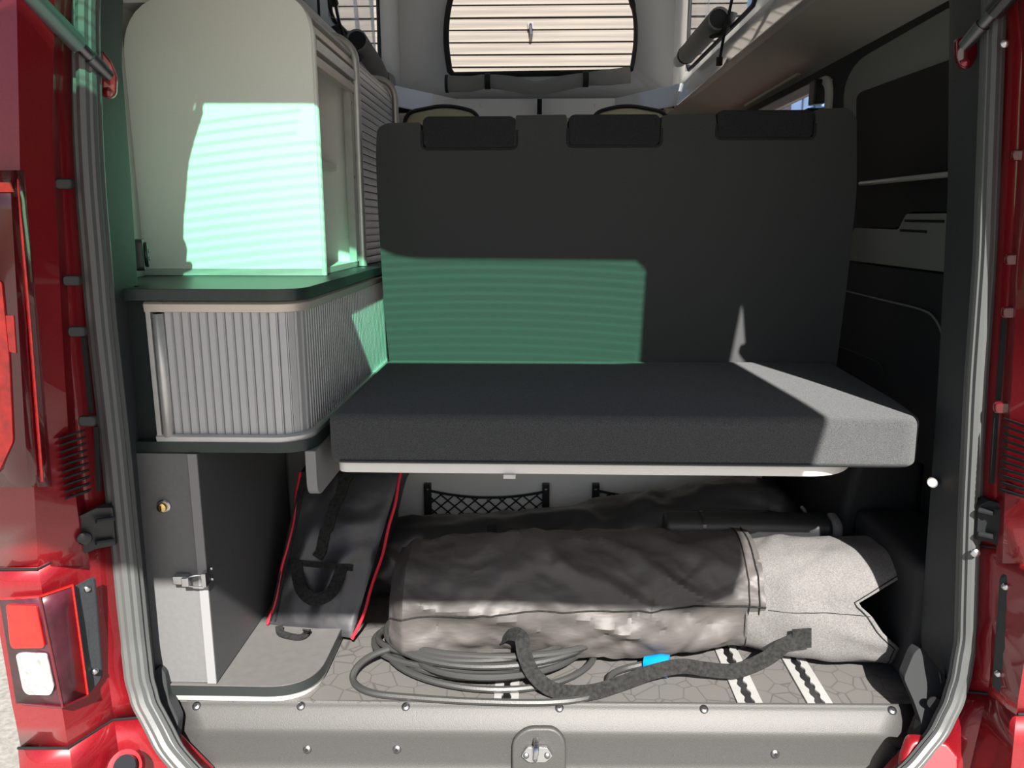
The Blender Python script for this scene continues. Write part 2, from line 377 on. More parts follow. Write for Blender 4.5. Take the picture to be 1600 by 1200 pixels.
for px in (752, 930):
    q = onY(px, 165, 2.62); obj('lip_screw', dome(q + V((0, -.012, 0)), (0, -1, 0), .008, .004), 'white_panel', lip)
# ================================================================== THE VAN BODY
van = thing('camper_van', (0, 1.6, 0), 'dark red camper van seen through its open tailgate', 'van')
SO_L = [(-260, 150), (-150, 122), (0, 112), (60, 112), (250, 117), (500, 138), (700, 160), (900, 180), (1000, 190), (1060, 197), (1100, 208), (1180, 250), (1260, 330)]
SO_R = [(-260, 1420), (-180, 1510), (-100, 1556), (0, 1569), (100, 1566), (400, 1555), (600, 1541), (800, 1531), (1000, 1525), (1060, 1515), (1100, 1503), (1150, 1478), (1200, 1435), (1260, 1360)]
YS = 0.03
def sheet(rows, cols, th=0.004):             # cols: list of functions row -> point
    g = [[c(r) for c in cols] for r in rows]; n = len(cols)
    return [p for r in g for p in r], [[i * n + k, i * n + k + 1, (i + 1) * n + k + 1, (i + 1) * n + k] for i in range(len(rows) - 1) for k in range(n - 1)]
def lerp_rows(a, b, n): return [a + (b - a) * i / n for i in range(n + 1)]
# left rear corner
L1 = [(-260, 90), (0, 96), (200, 90), (350, 98), (560, 109), (700, 119), (850, 141), (1000, 152), (1100, 168), (1300, 196)]
L2a = [(-260, 18), (0, 26), (300, 32), (600, 45), (885, 60)]
L3a = [(-260, -150), (700, -75), (885, -48)]
L2b = [(885, 60), (1000, 78), (1100, 96), (1165, 107)]
L3b = [(885, -18), (985, 1), (1100, 21), (1165, 35)]
L2c = [(1165, 108), (1300, 126)]; L3c = [(1165, 30), (1300, 42)]
def bodycols(c0, c1, c2, c3, y1, y2, y3, seam=0):
    f0 = lambda r: onY(tab(c0[0], r) + c0[1], r, YS + .005)
    fa = lambda r: onY(tab(c1, r), r, y1)
    fb = lambda r: onY(tab(c1, r) + (tab(c2, r) - tab(c1, r)) * .18, r, y1 - .03)
    fc = lambda r: onY(tab(c2, r), r, y2)
    fd = lambda r: onY(tab(c3, r), r, y3)
    fe = lambda r: V((fd(r).x * 1.01, y3 + .08, fd(r).z))
    ff = lambda r: V((math.copysign(max(abs(fd(r).x), .95), fd(r).x), 0.42, fd(r).z))
    return [f0, fa, fb, fc, fd, fe, ff]
yl = lambda y, d: y
obj('quarter_panel', sheet(lerp_rows(-430, 884, 18), bodycols((SO_L, 14), L1, L2a, L3a, -.005, -.085, -.05)), 'red_paint', van, solid=.004, ang=28)
def bumpcol(r, k): pass
# seams of the bumper run up towards the opening
def slope_cols(c0, c1, c2, c3, rise):       # rows lean: inner columns sit higher in the picture than the fold
    def at(tb, off, r, Y, dr): return onY(tab(tb, r) + off, r + dr, Y)
    def mkc(tb, off, Y, k): return lambda r: at(tb, off, r, Y, -rise * k)
    cols = [mkc(c0[0], c0[1], YS + .005, 1.15), mkc(c1, 0, -.006, 1.0), mkc(c2, 0, -.088, 0), mkc(c3, 0, -.052, 0)]
    last = cols[3]
    return cols + [lambda r: V((last(r).x, .03, last(r).z)), lambda r: V((math.copysign(max(abs(last(r).x), .95), last(r).x), .42, last(r).z))]
obj('bumper_corner', sheet(lerp_rows(886, 1168, 8), slope_cols((SO_L, 14), L1, L2b, L3b, 42)), 'red_paint', van, solid=.004, ang=24)
obj('bumper_skirt', sheet(lerp_rows(1169, 1330, 4), slope_cols((SO_L, 14), L1, L2c, L3c, 44)), 'red_paint', van, solid=.004, ang=24)
# right rear corner
R1 = [(-260, 1600), (0, 1592), (60, 1600), (200, 1596), (400, 1583), (600, 1571), (750, 1560), (900, 1556), (1000, 1552), (1100, 1548), (1300, 1500)]
R2 = [(-260, 1650), (600, 1640), (900, 1622), (1100, 1590), (1300, 1570)]
R3 = [(-260, 1760), (900, 1740), (1300, 1690)]
obj('quarter_panel', sheet(lerp_rows(-430, 880, 18), bodycols((SO_R, -14), R1, R2, R3, -.005, -.085, -.05)), 'red_paint', van, solid=.004, ang=28)
obj('bumper_corner', sheet(lerp_rows(882, 1116, 8), slope_cols((SO_R, -14), R1, R2, R3, 30)), 'red_paint', van, solid=.004, ang=24)
obj('bumper_skirt', sheet(lerp_rows(1116, 1330, 4), slope_cols((SO_R, -14), R1, R2, R3, 32)), 'red_paint', van, solid=.004, ang=24)
def seam(r, cols): return tube([c(r) + V((0, -.003, 0)) for c in cols[:4]], .0022, 6)
for r, cols in ((888, slope_cols((SO_L, 14), L1, L2b, L3b, 42)), (1167, slope_cols((SO_L, 14), L1, L2c, L3c, 44)), (884, slope_cols((SO_R, -14), R1, R2, R3, 30)), (1114, slope_cols((SO_R, -14), R1, R2, R3, 32))):
    obj('panel_gap', seam(r, cols), 'panel_black', van)
# outer sides, roof and nose of the van keep the daylight out of the cabin
obj('side_shell', join(box(-0.95, -0.86, 0.4, 3.6, 0.25, F + 1.38), box(-0.95, -0.86, 3.6, 4.6, 0.25, F + 0.62)), 'red_paint', van)
obj('side_shell', join(box(0.845, 0.95, 0.3, WY0 - .02, 0.25, F + 1.38), box(0.845, 0.95, WY1 + .02, 3.6, 0.25, F + 1.38),
    box(0.845, 0.95, WY0 - .02, WY1 + .02, 0.25, WZ0 - .01), box(0.845, 0.95, WY0 - .02, WY1 + .02, WZ1 + .01, F + 1.38), box(0.86, 0.95, 3.6, 4.6, 0.25, F + 0.62)), 'red_paint', van)
obj('roof_skin', join(box(-0.95, -0.655, 0.0, 3.6, F + 1.36, F + 1.40), box(0.655, 0.95, 0.0, 3.6, F + 1.36, F + 1.40), box(-0.655, 0.655, 2.74, 3.6, F + 1.36, F + 1.40),
    box(-0.655, 0.655, 0.0, 0.30, F + 1.415, F + 1.44)), 'felt_white', van)
obj('nose', join(box(-0.95, 0.95, 4.55, 4.65, 0.25, F + 0.62), box(-0.95, 0.95, 0.3, 4.6, 0.22, 0.26)), 'red_paint', van)
# rubber seal
SEALY = [(1000, 0), (1080, -.012), (1140, -.03), (1200, -.055), (1260, -.08)]
def sealpath(tbl, off, Y, rows): return [onY(tab(tbl, r) + off, r, Y + tab(SEALY, r)) for r in rows]
rowsL = [-260, -150, -60, 0, 60, 120, 200, 300, 400, 500, 600, 700, 800, 900, 960, 1000, 1030, 1060, 1080, 1100, 1120, 1145, 1170, 1200, 1230, 1255]
for tbl, s in ((SO_L, 1), (SO_R, -1)):
    g = []
    for off, Y, r in ((6, YS - .008, .0085), (17, YS - .016, .0095), (28, YS - .010, .0085), (37, YS + .002, .007)):
        k = .78 if s < 0 else 1
        g.append(tube(smoothpath(sealpath(tbl, s * off * k, Y, rowsL), 3), r * (.8 if s < 0 else 1), 8))
    obj('door_seal', join(*g), 'rubber', van)
# inner pillar trims
IN_L = [(-260, 215), (-150, 198), (0, 190), (100, 188), (150, 192), (250, 200), (440, 213), (600, 222), (700, 232), (850, 241), (1045, 252), (1120, 258)]
IN_R = [(-260, 1280), (-170, 1400), (-100, 1458), (-40, 1480), (0, 1486), (300, 1483), (400, 1478), (560, 1470), (700, 1461), (850, 1450), (1000, 1440), (1070, 1450), (1120, 1452)]
rw = lerp_rows(-260, 1110, 60)
tl = obj('pillar_trim', sheet(rw, [lambda r: onY(tab(SO_L, r) + 30, r, YS + .008), lambda r: onY(tab(SO_L, r) + 44, r, YS + .03), lambda r: onY(tab(IN_L, r) - 6, r, .125), lambda r: onY(tab(IN_L, r), r, .14), lambda r: onY(tab(IN_L, r), r, .14) + V((-.03, .01, 0))]), 'trim_black', van, solid=.004)
tr = obj('pillar_trim', sheet(rw, [lambda r: onY(tab(SO_R, r) - 20, r, YS + .008), lambda r: onY(tab(SO_R, r) - 34, r, YS + .03), lambda r: onY(tab(IN_R, r) + 6, r, .125), lambda r: onY(tab(IN_R, r), r, .14), lambda r: onY(tab(IN_R, r), r, .14) + V((.06, .02, 0))]), 'trim_black', van, solid=.004)
q = onY(1457, 752, .118)
led = obj('courtesy_light', cyl(q + V((0.004, 0, 0)), (-.75, -.66, 0), .0085, .010), 'steel', tr)
obj('light_lens', dome(q + V((-.005, -.008, 0)), (-.75, -.66, 0), .0062, .003), 'led', led)
# light filler panel between pillar and upper cabinet
rw2 = lerp_rows(-40, 455, 12)
fl = struct('trim_3', sheet(rw2, [lambda r: onY(tab(IN_L, r) - 4, r, .145), lambda r: onY(tab(IN_L, r), r, .15) + V((-.085, .05, 0)), lambda r: V((-0.752, .372, onY(220, r, .30).z))]), 'felt_white', solid=.004)
# socket on the filler panel
qa, qb = onY(210, 374, .18), onY(233, 425, .18)
sock = thing('power_socket', (qa.x, .19, qb.z), 'dark round twin USB socket in square housing beside the white cabinet panel', 'socket')
Nrm = V((.80, -.60, 0)); Tg = V((-.60, -.80, 0)) * -1; sc_ = onY(220, 398, .20)
def onfill(u, v, d): return sc_ + V((-.4, .917, 0)) * u + V((0, 0, 1)) * v + V((.917, .4, 0)) * d
def fillplate(poly, d0, d1):
    n = len(poly); a = [onfill(p[0], p[1], d1) for p in poly]; b = [onfill(p[0], p[1], d0) for p in poly]
    return a + b, [list(range(n)), list(range(n, 2 * n))[::-1]] + [[i, (i + 1) % n, n + (i + 1) % n, n + i] for i in range(n)]
def circ(cx, cy, r, n=24, ry=None): return [V((cx + r * math.cos(2 * math.pi * k / n), cy + (ry or r) * math.sin(2 * math.pi * k / n))) for k in range(n)]
h_ = obj('housing', fillplate(rounded([V((-.03, -.026)), V((.03, -.026)), V((.03, .026)), V((-.03, .026))], .008), -.01, .006), 'worktop', sock, bevel=.002)
obj('socket_ring', fillplate(circ(0, 0, .021), .006, .012), 'worktop', sock, bevel=.002)
for v_ in (-.007, .006):
    p_ = obj('usb_port', fillplate([V((-.006, v_ - .0035)), V((.006, v_ - .0035)), V((.006, v_ + .0035)), V((-.006, v_ + .0035))], .012, .0128), 'panel_black', sock)
    obj('port_tongue', fillplate([V((-.004, v_ - .0005)), V((.002, v_ - .0005)), V((.002, v_ + .0025)), V((-.004, v_ + .0025))], .0128, .0134), 'felt_white', p_)

# sill plate
prof = [(1096, .086), (1100, .084), (1105, .079), (1110, .0755), (1140, .056), (1147, .0535), (1154, .0525), (1190, .048), (1206, .044), (1260, .0), (1330, -.03)]
XL = [(1090, 262), (1108, 262), (1140, 276), (1165, 272), (1190, 262), (1330, 250)]
XR = [(1090, 1430), (1108, 1430), (1140, 1416), (1165, 1428), (1190, 1438), (1330, 1440)]
def sillrow(pr):
    y, Y = pr; return [onY(tab(XL, y) + (tab(XR, y) - tab(XL, y)) * k / 24, y + 8 * (k / 24 - .5), Y) for k in range(25)]
g = [sillrow(p) for p in prof]
sill = obj('sill_plate', ([p for r in g for p in r], [[i * 25 + k, i * 25 + k + 1, (i + 1) * 25 + k + 1, (i + 1) * 25 + k] for i in range(len(g) - 1) for k in range(24)]), 'sill', van, solid=.004, ang=60)
def sillY(y): return tab(prof, y)
boltsrc = None
for px, py in ((307, 1103), (470, 1103), (634, 1104), (874, 1106), (1100, 1108), (1394, 1110), (292, 1170), (480, 1171), (620, 1171), (1211, 1178), (1409, 1176)):
    q = onY(px, py, sillY(py - 8 * ((px - 262) / 1168 - .5)) - .002)
    ax = V((0, -.6, .8)) if py < 1120 else V((0, -.95, .3))
    b_ = obj('sill_bolt', dome(q, ax, .0075, .004), 'dark_steel', sill)
    obj('bolt_socket', cyl(q + ax * .0035, ax, .003, .0012, 6), 'panel_black', b_)
# striker pocket
g = plate([(800, 1155, .046), (822, 1136, .052), (868, 1136, .052), (884, 1155, .046), (884, 1215, .034), (800, 1215, .034)], .012, 14)
pk = obj('latch_pocket', ([p + V((0, -.008, .003)) for p in g[0]], g[1]), 'sill', sill, bevel=.004)
st = obj('latch_striker', plate([(814, 1182, .026), (823, 1168, .030), (855, 1168, .030), (864, 1182, .026), (852, 1192, .024), (826, 1192, .024)], .006, 3), 'steel', sill, bevel=.001)
q = onY(838, 1182, .028); q2 = onY(838, 1158, .028)
obj('striker_loop', tube(smoothpath([q + V((-.002, 0, 0)), q + V((-.002, -.02, .01)), q2 + V((0, -.02, .0)), q2 + V((0, 0.004, .0))], 6), .0045, 8), 'steel', st)
for px in (822, 855): obj('striker_screw', dome(onY(px, 1181, .0255), (0, -.9, .4), .005, .002), 'dark_steel', st)
# corner mouldings at both ends of the sill
cm = obj('corner_moulding', plate([(220, 1100, .03), (228, 1062, .05), (248, 1042, .068), (258, 1050, .068), (264, 1092, .06), (279, 1126, .035), (272, 1185, .0), (245, 1172, .0), (224, 1130, .015)], .02, 8), 'trim_corner', van, bevel=.006)
obj('moulding_hole', cyl(onY(237, 1097, .032), (0.3, -.95, 0), .010, .003, 18), 'panel_black', cm)
cm = obj('corner_moulding', plate([(1412, 1060, .075), (1428, 1020, .095), (1440, 1010, .10), (1480, 1062, .055), (1484, 1120, .02), (1466, 1170, .0), (1430, 1185, -.005), (1440, 1130, .02), (1428, 1096, .05)], .02, 8), 'trim_corner', van, bevel=.006)
obj('moulding_hole', cyl(onY(1460, 1098, .028), (-.3, -.95, 0), .011, .003, 18), 'panel_black', cm)
obj('sill_back', box(-.70, .70, .084, .10, .2, F - .002), 'trim_black', van)
obj('lower_apron', box(-.66, .66, .03, .08, .2, F - .14), 'trim_black', van)

# ---- things fixed on the left corner
tlp = obj('tail_lamp', sheet(lerp_rows(266, 760, 8), [lambda r: onY(tab([(266, 36), (760, 78)], r), r, -.070), lambda r: onY(tab([(266, 33), (760, 73)], r), r, -.082), lambda r: onY(tab([(266, 14), (760, 44)], r), r, -.103), lambda r: onY(tab([(266, -60), (760, -40)], r), r, -.105)]), 'lamp_dark_red', van, solid=.006, ang=50)
lab(tlp, 'tall dark red tail lamp on the corner')
obj('lamp_edge_strip', tube([onY(tab([(280, 26), (500, 46), (752, 66)], r), r, -.092) for r in lerp_rows(280, 752, 10)], .0022, 6), 'lamp_red', tlp)
obj('red_segment', plate([(-30, 430, -.108), (2, 440, -.108), (14, 560, -.108), (20, 690, -.108), (-6, 745, -.108), (-30, 740, -.108)], .003, 6), 'lamp_red', tlp)
obj('red_segment', plate([(-30, 285, -.108), (14, 285, -.108), (20, 300, -.108), (-30, 300, -.108)], .003), 'lamp_red', tlp)
obj('red_segment', plate([(3, 493, -.107), (21, 493, -.107), (25, 552, -.107), (8, 548, -.107)], .003), 'lamp_red', tlp)
# lower lamp with cover plate
ll = obj('bumper_lamp', sheet(lerp_rows(0, 1, 6), [lambda t: onY(2 + 26 * t, 936 + 162 * t, -.072), lambda t: onY(62 + 37 * t, 933 + 172 * t, -.100), lambda t: onY(116 + 22 * t, 914 + 172 * t, -.062)]), 'lamp_plum', van, solid=.006, ang=15)
obj('red_lens', plate([(9, 945, -.088), (56, 946, -.105), (69, 1010, -.105), (65, 1013, -.105), (19, 1014, -.088), (15, 1005, -.088)], .004, 5), 'lamp_red', ll, bevel=.001)
obj('clear_lens', plate([(24, 1024, -.090), (30, 1020, -.09), (72, 1022, -.106), (84, 1075, -.106), (78, 1087, -.106), (42, 1086, -.09), (35, 1078, -.09)], .004, 5), 'lamp_clear', ll, bevel=.001)
for pts in ([(2, 936), (62, 932), (114, 914)], [(28, 1098), (98, 1105), (138, 1086)], [(62, 932), (98, 1105)], [(113, 914), (137, 1086)]):
    ys_ = {2: -.074, 28: -.074, 62: -.103, 98: -.103, 113: -.066, 114: -.066, 137: -.066, 138: -.066}
    obj('lamp_rib', tube([onY(a, b, ys_[a]) for a, b in pts], .0018, 6), 'lamp_dark_red' if pts[0][0] in (62, 28) else 'lamp_red', ll)
cp = obj('lamp_cover_plate', plate([(112, 919, -.060), (140, 904, -.040), (146, 906, -.038), (158, 1058, -.03), (154, 1066, -.034), (136, 1087, -.058)], .006, 6), 'trim_black', van, bevel=.001)
for px, py in ((136, 920), (148, 1049)):
    obj('cover_screw', dome(onY(px, py, -.044), (0.5, -.86, 0), .0055, .004), 'steel', cp)
# rubber plugs, slots, vents
for px, py in ((107, 287), (119, 437), (127, 516), (143, 655)):
    g = plate([(px - 15, py - 8, -.02), (px + 14, py - 8, -.006), (px + 14, py + 9, -.006), (px - 15, py + 9, -.02)], .008, 8)
    obj('body_plug', ([p + V((0, -.012, 0)) for p in g[0]], g[1]), 'black_plastic', van, bevel=.003)
for a, b in (((130, 527), (142, 646)), ((150, 667), (154, 768))):
    obj('body_slot', plate([(a[0] - 4, a[1], -.012), (a[0] + 3, a[1], -.012), (b[0] + 3, b[1], -.012), (b[0] - 4, b[1], -.012)], .004), 'panel_black', van)
for k in range(10):
    y = 679 + k * 10.4; x0 = 91 + k * 1.1
    obj('vent_slot', plate([(x0, y + 6, -.056), (x0 + 35, y - 6, -.036), (x0 + 35, y - 2.5, -.036), (x0, y + 8.5, -.056)], .012), 'panel_black', van)
hb = obj('hinge_striker', plate([(104, 822, -.04), (112, 812, -.036), (150, 794, -.02), (176, 793, .002), (181, 852, .002), (150, 858, -.02), (114, 873, -.036), (106, 866, -.04)], .02, 4), 'black_plastic', van, bevel=.002)
for y in (811, 845): obj('striker_rib', tube([onY(150, y + 3, -.024), onY(178, y - 1, -.004)], .004, 8), 'black_plastic', hb)
obj('striker_boss', dome(onY(132, 841, -.036), (.5, -.86, 0), .011, .006), 'black_gloss', hb)
obj('bumper_cap', cyl(onY(200, 1200, -.03), (0, -.8, .6), .028, .012, 24), 'red_paint', van)
obj('bumper_socket', cyl(onY(197, 1198, -.045), (0, -.8, .6), .018, .006, 24), 'black_gloss', van)
# ---- things fixed on the right corner
for px, py in ((1588, 243), (1579, 405), (1574, 487), (1562, 635)):
    g = plate([(px - 15, py - 9, -.006), (px + 22, py - 9, -.022), (px + 22, py + 9, -.022), (px - 15, py + 9, -.006)], .008, 8)
    obj('body_plug', ([p + V((0, -.012, 0)) for p in g[0]], g[1]), 'lamp_dark_red', van, bevel=.003)
for a, b in (((1570, 498), (1560, 626)), ((1557, 646), (1550, 756))):
    obj('body_slot', plate([(a[0] - 3, a[1], -.010), (a[0] + 4, a[1], -.012), (b[0] + 4, b[1], -.012), (b[0] - 3, b[1], -.010)], .004), 'panel_black', van)
for k in range(11):
    y = 660 + k * 11
    obj('vent_slot', plate([(1575 - k * .8, y - 5, -.042), (1612, y + 8, -.078), (1612, y + 12, -.078), (1575 - k * .8, y - 1, -.042)], .012), 'panel_black', van)
hb = obj('hinge_striker', plate([(1529, 790, .0), (1546, 782, -.006), (1590, 795, -.03), (1612, 800, -.05), (1612, 868, -.05), (1586, 866, -.03), (1545, 846, -.006), (1526, 845, .0)], .02, 4), 'trim_corner', van, bevel=.002)
for y in (799, 836): obj('striker_rib', tube([onY(1530, y - 2, -.004), onY(1552, y + 3, -.018)], .004, 8), 'black_plastic', hb)
cp = obj('lamp_cover_plate', plate([(1566, 903, -.03), (1575, 897, -.034), (1592, 905, -.05), (1572, 1092, -.05), (1553, 1075, -.03)], .006, 6), 'trim_black', van, bevel=.001)
for px, py in ((1571, 917), (1560, 1053)): obj('cover_screw', dome(onY(px, py, -.036), (-.5, -.86, 0), .0055, .004), 'steel', cp)
ll = obj('bumper_lamp', plate([(1593, 906, -.05), (1640, 915, -.09), (1625, 1115, -.09), (1573, 1092, -.05)], .02), 'lamp_plum', van)
obj('lamp_rib', tube([onY(1592, 908, -.054), onY(1583, 1020, -.054), onY(1573, 1092, -.054)], .003, 6), 'lamp_red', ll)
obj('bumper_cap', plate([(1410, 1192, -.03), (1424, 1156, -.01), (1480, 1160, -.02), (1500, 1185, -.04), (1500, 1240, -.05), (1410, 1240, -.05)], .02, 10), 'red_paint', van, bevel=.006)
obj('body_screw', dome(onY(1524, 864, .0), (-.2, -1, 0), .007, .004), 'steel', van)
obj('body_screw', dome(onY(1570, 68, -.01), (-.2, -1, 0), .006, .004), 'steel', van)

# ---- tailgate standing open overhead, with its tinted window
ZH, RISE = F + 1.405, 0.05
def tg(X, t, d=0.0): return V((X, -t, ZH + RISE * t + d))
outer = rounded([V((-.665, .0)), V((.60, .0)), V((.628, .22)), V((.645, .46)), V((.675, .94)), V((.67, 1.40)), V((-.70, 1.40)), V((-.70, .9)), V((-.68, .2))], [.04, .04, .05, .05, .1, .10, .10, .1, .1], 5)
inner = rounded([V((-.60, .080)), V((-.30, .082)), V((-.16, .160)), V((.395, .165)), V((.455, .56)), V((-.62, .565))], [.03, .03, .05, .03, .03, .03], 5)
cen = V((-.1, .36))
def resample(poly, n=96):
    out = []
    for k in range(n):
        a = 2 * math.pi * k / n; d = V((math.cos(a), math.sin(a))); best = None
        for p, q_ in zip(poly, poly[1:] + poly[:1]):
            p = V(p) - cen; e = V(q_) - V(cen) - p; den = d.x * e.y - d.y * e.x
            if abs(den) < 1e-9: continue
            t = (p.x * e.y - p.y * e.x) / den; s = (p.x * d.y - p.y * d.x) / den
            if t > 0 and -1e-6 <= s <= 1 + 1e-6 and (best is None or t > best): best = t
        out.append(cen + d * best)
    return out
ro, ri = resample(outer), resample(inner); n = 96
v = [tg(p.x, p.y, 0) for p in ro] + [tg(p.x, p.y, 0) for p in ri] + [tg(p.x, p.y, .05) for p in ri] + [tg(p.x, p.y, .05) for p in ro]
f = [[a * n + k, a * n + (k + 1) % n, ((a + 1) % 4) * n + (k + 1) % n, ((a + 1) % 4) * n + k] for a in range(4) for k in range(n)]
tgo = obj('tailgate', (v, f), 'red_paint', van)
gl = [tg(p.x, p.y, .025) for p in ri]
obj('tailgate_glass', (gl + [p + V((0, 0, .004)) for p in gl], [list(range(n))[::-1], list(range(n, 2 * n))] + [[k, (k + 1) % n, n + (k + 1) % n, n + k] for k in range(n)]), 'tinted_glass', tgo)
for k in range(18):
    t0 = .10 + k * .0245; bow = []
    for j in range(25):
        X = -.60 + 1.03 * j / 24; t = t0 + .055 * ((X - .05) / .6) ** 2
        if .18 < t < .55 or (X < -.34 and .10 < t < .55): bow.append(tg(X, t, .0225))
    if len(bow) > 2: obj('heater_line', ribbon(bow, .0021, .0006, (0, 0, 1)), 'dark_steel', tgo)
# gas struts from the pillars to the tailgate
def strut(px, py, px2, py2, X2, name='gas_strut', m='strut_green'):
    a = onY(px, py, .035); b0 = onX(px2, py2, X2); d = (b0 - a).normalized(); L = .62; b = a + d * L
    o = obj(name, join(tube([a + d * .055, a + d * .36], .0125, 14), tube([a + d * .35, b], .006, 10)), m, van)
    obj('ball_joint', join(tube([a, a + d * .035], [.008, .010], 12), tube([a + d * .03, a + d * .06], [.0075, .0085], 12)), 'dark_steel', o)
    return a
a = strut(171, 119, 46, -8, -.64)
br = obj('strut_bracket', plate([(146, 82, .055), (156, 77, .055), (172, 96, .06), (181, 120, .065), (180, 148, .065), (170, 155, .06), (152, 146, .055), (146, 122, .05)], .008, 6), 'red_paint', van, bevel=.002)
obj('bracket_screw', dome(onY(168, 144, .058), (.3, -.95, 0), .007, .004), 'red_paint', br)
a = strut(1506, 72, 1582, -14, .60, m='black_gloss')
br = obj('strut_bracket', plate([(1494, 62, .062), (1500, 58, .062), (1526, 56, .06), (1528, 86, .058), (1518, 106, .06), (1504, 108, .062), (1495, 92, .065)], .008, 6), 'lamp_dark_red', van, bevel=.002)  # red bracket in shade: the shade is put into this darker red
obj('bracket_screw', dome(onY(1508, 98, .056), (-.3, -.95, 0), .006, .004), 'red_paint', br)
# ================================================================== LEFT FURNITURE
XA = -0.372                                  # aisle face of the furniture
# ---- lower locker
lk = thing('storage_locker', (-.6, .2, F), 'grey storage locker with brass lock and toggle latch below the slatted cabinet', 'cabinet')
def rr(x0, x1, y0, y1, r):                   # plan with one rounded aisle corner
    return rounded([V((x0, y0)), V((x1, y0)), V((x1, y1)), V((x0, y1))], [0, r, 0, 0], 10)
bb = obj('base_board', prism(rr(-.70, -.376, .074, .62, .085), 'z', F + .016, F + .032), 'board_grey', lk)
obj('edge_band', prism(rr(-.70, -.3745, .0725, .62, .0865), 'z', F + .013, F + .0305), 'edge_black', lk)
obj('kick_strip', prism(rr(-.70, -.379, .077, .62, .083), 'z', F + .0005, F + .013), 'aluminium', lk)
Z0, Z1 = F + .032, F + .446
xs = onY(293, 708, .078).x; xe = onY(308, 708, .078).x
dr = obj('door', box(-.69, xs - .0008, .078, .094, Z0 + .002, Z1), 'locker_grey', lk, bevel=.001)
q = onY(257, 790, .078)
lkc = obj('cam_lock', tube([q, q + V((0, -.004, 0)), q + V((0, -.006, 0))], [.0115, .0115, .0095], 24), 'steel', dr)
obj('lock_barrel', tube([q + V((0, -.004, 0)), q + V((0, -.012, 0)), q + V((0, -.013, 0))], [.0085, .0075, .006], 20), 'brass', lkc)
obj('key_slot', box(q.x - .0008, q.x + .0008, q.y - .0138, q.y - .012, q.z - .004, q.z + .004), 'panel_black', lkc)
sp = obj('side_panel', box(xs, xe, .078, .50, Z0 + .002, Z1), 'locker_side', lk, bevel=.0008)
obj('front_edge', box(xs + .0003, xe - .0003, .0755, .079, Z0 + .002, Z1), 'locker_edge', lk)
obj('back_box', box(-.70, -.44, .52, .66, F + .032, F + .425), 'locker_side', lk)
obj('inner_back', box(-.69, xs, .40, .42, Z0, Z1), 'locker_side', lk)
# toggle latch
qa = onY(274, 902, .074); qb = onY(301, 902, .074)
la = obj('toggle_latch', join(box(qa.x, qb.x - .004, .062, .076, qa.z - .008, qa.z + .007)), 'steel', lk, bevel=.0015)
obj('latch_pivot', box(qb.x - .012, qb.x, .057, .066, qa.z - .009, qa.z + .006), 'steel', la, bevel=.001)
qc = onY(322, 899, .074)
obj('latch_loop', tube(smoothpath([V((qb.x - .006, .060, qa.z + .005)), V((qb.x + .006, .058, qa.z + .010)), V((qc.x - .004, .062, qa.z + .010)), V((qc.x, .065, qa.z + .004)), V((qc.x, .065, qa.z - .006)), V((qc.x - .006, .062, qa.z - .011)), V((qb.x - .006, .060, qa.z - .008))], 5), .0015, 8), 'steel', la)
ct = obj('latch_catch', box(xe - .004, xe + .004, .060, .080, qa.z - .011, qa.z + .013), 'steel', la, bevel=.001)
for dz in (-.007, .012): obj('catch_screw', dome(V((xe + .004, .085, qa.z + dz)), (1, 0, 0), .0035, .003), 'steel', ct)

# ---- slatted cabinet
tc_ = thing('slatted_cabinet', (-.5, .5, F + .446), 'low aluminium cabinet with vertical roller slats between dark shelf and worktop', 'cabinet')
obj('lower_shelf', prism(rr(-.66, -.360, .082, .97, .06), 'z', F + .447, F + .464), 'worktop', tc_)
obj('cabinet_carcass', join(box(-.66, -.62, .102, .96, F + .464, F + .690), box(-.80, -.44, .16, .96, F + .464, F + .690)), 'worktop', tc_)
def rpath(off, r, x0, y1, k=8):
    pts = [V((x0, .092 + off, 0))]; c = V((XA - off - r, .092 + off + r, 0))
    for i in range(k + 1):
        a = -math.pi / 2 + math.pi / 2 * i / k; pts.append(c + V((math.cos(a) * r, math.sin(a) * r, 0)))
    pts.append(V((XA - off, y1, 0))); return pts
for z, hh, nm, m_ in ((F + .683, .0085, 'top_rail', 'aluminium_warm'), (F + .469, .007, 'bottom_rail', 'aluminium')):
    P_ = rpath(-.004, .05, -.612, .95)
    rings = []
    T_, U_ = frames(P_)
    for p, t in zip(P_, T_):
        nn = V((t.y, -t.x, 0)); rings.append([p + V((0, 0, z - hh)) - nn * .006, p + V((0, 0, z - hh)) + nn * .004, p + V((0, 0, z + hh * .5)) + nn * .006, p + V((0, 0, z + hh)) + nn * .002, p + V((0, 0, z + hh)) - nn * .006])
    obj(nm, loft(rings), m_, tc_, bevel=.001)
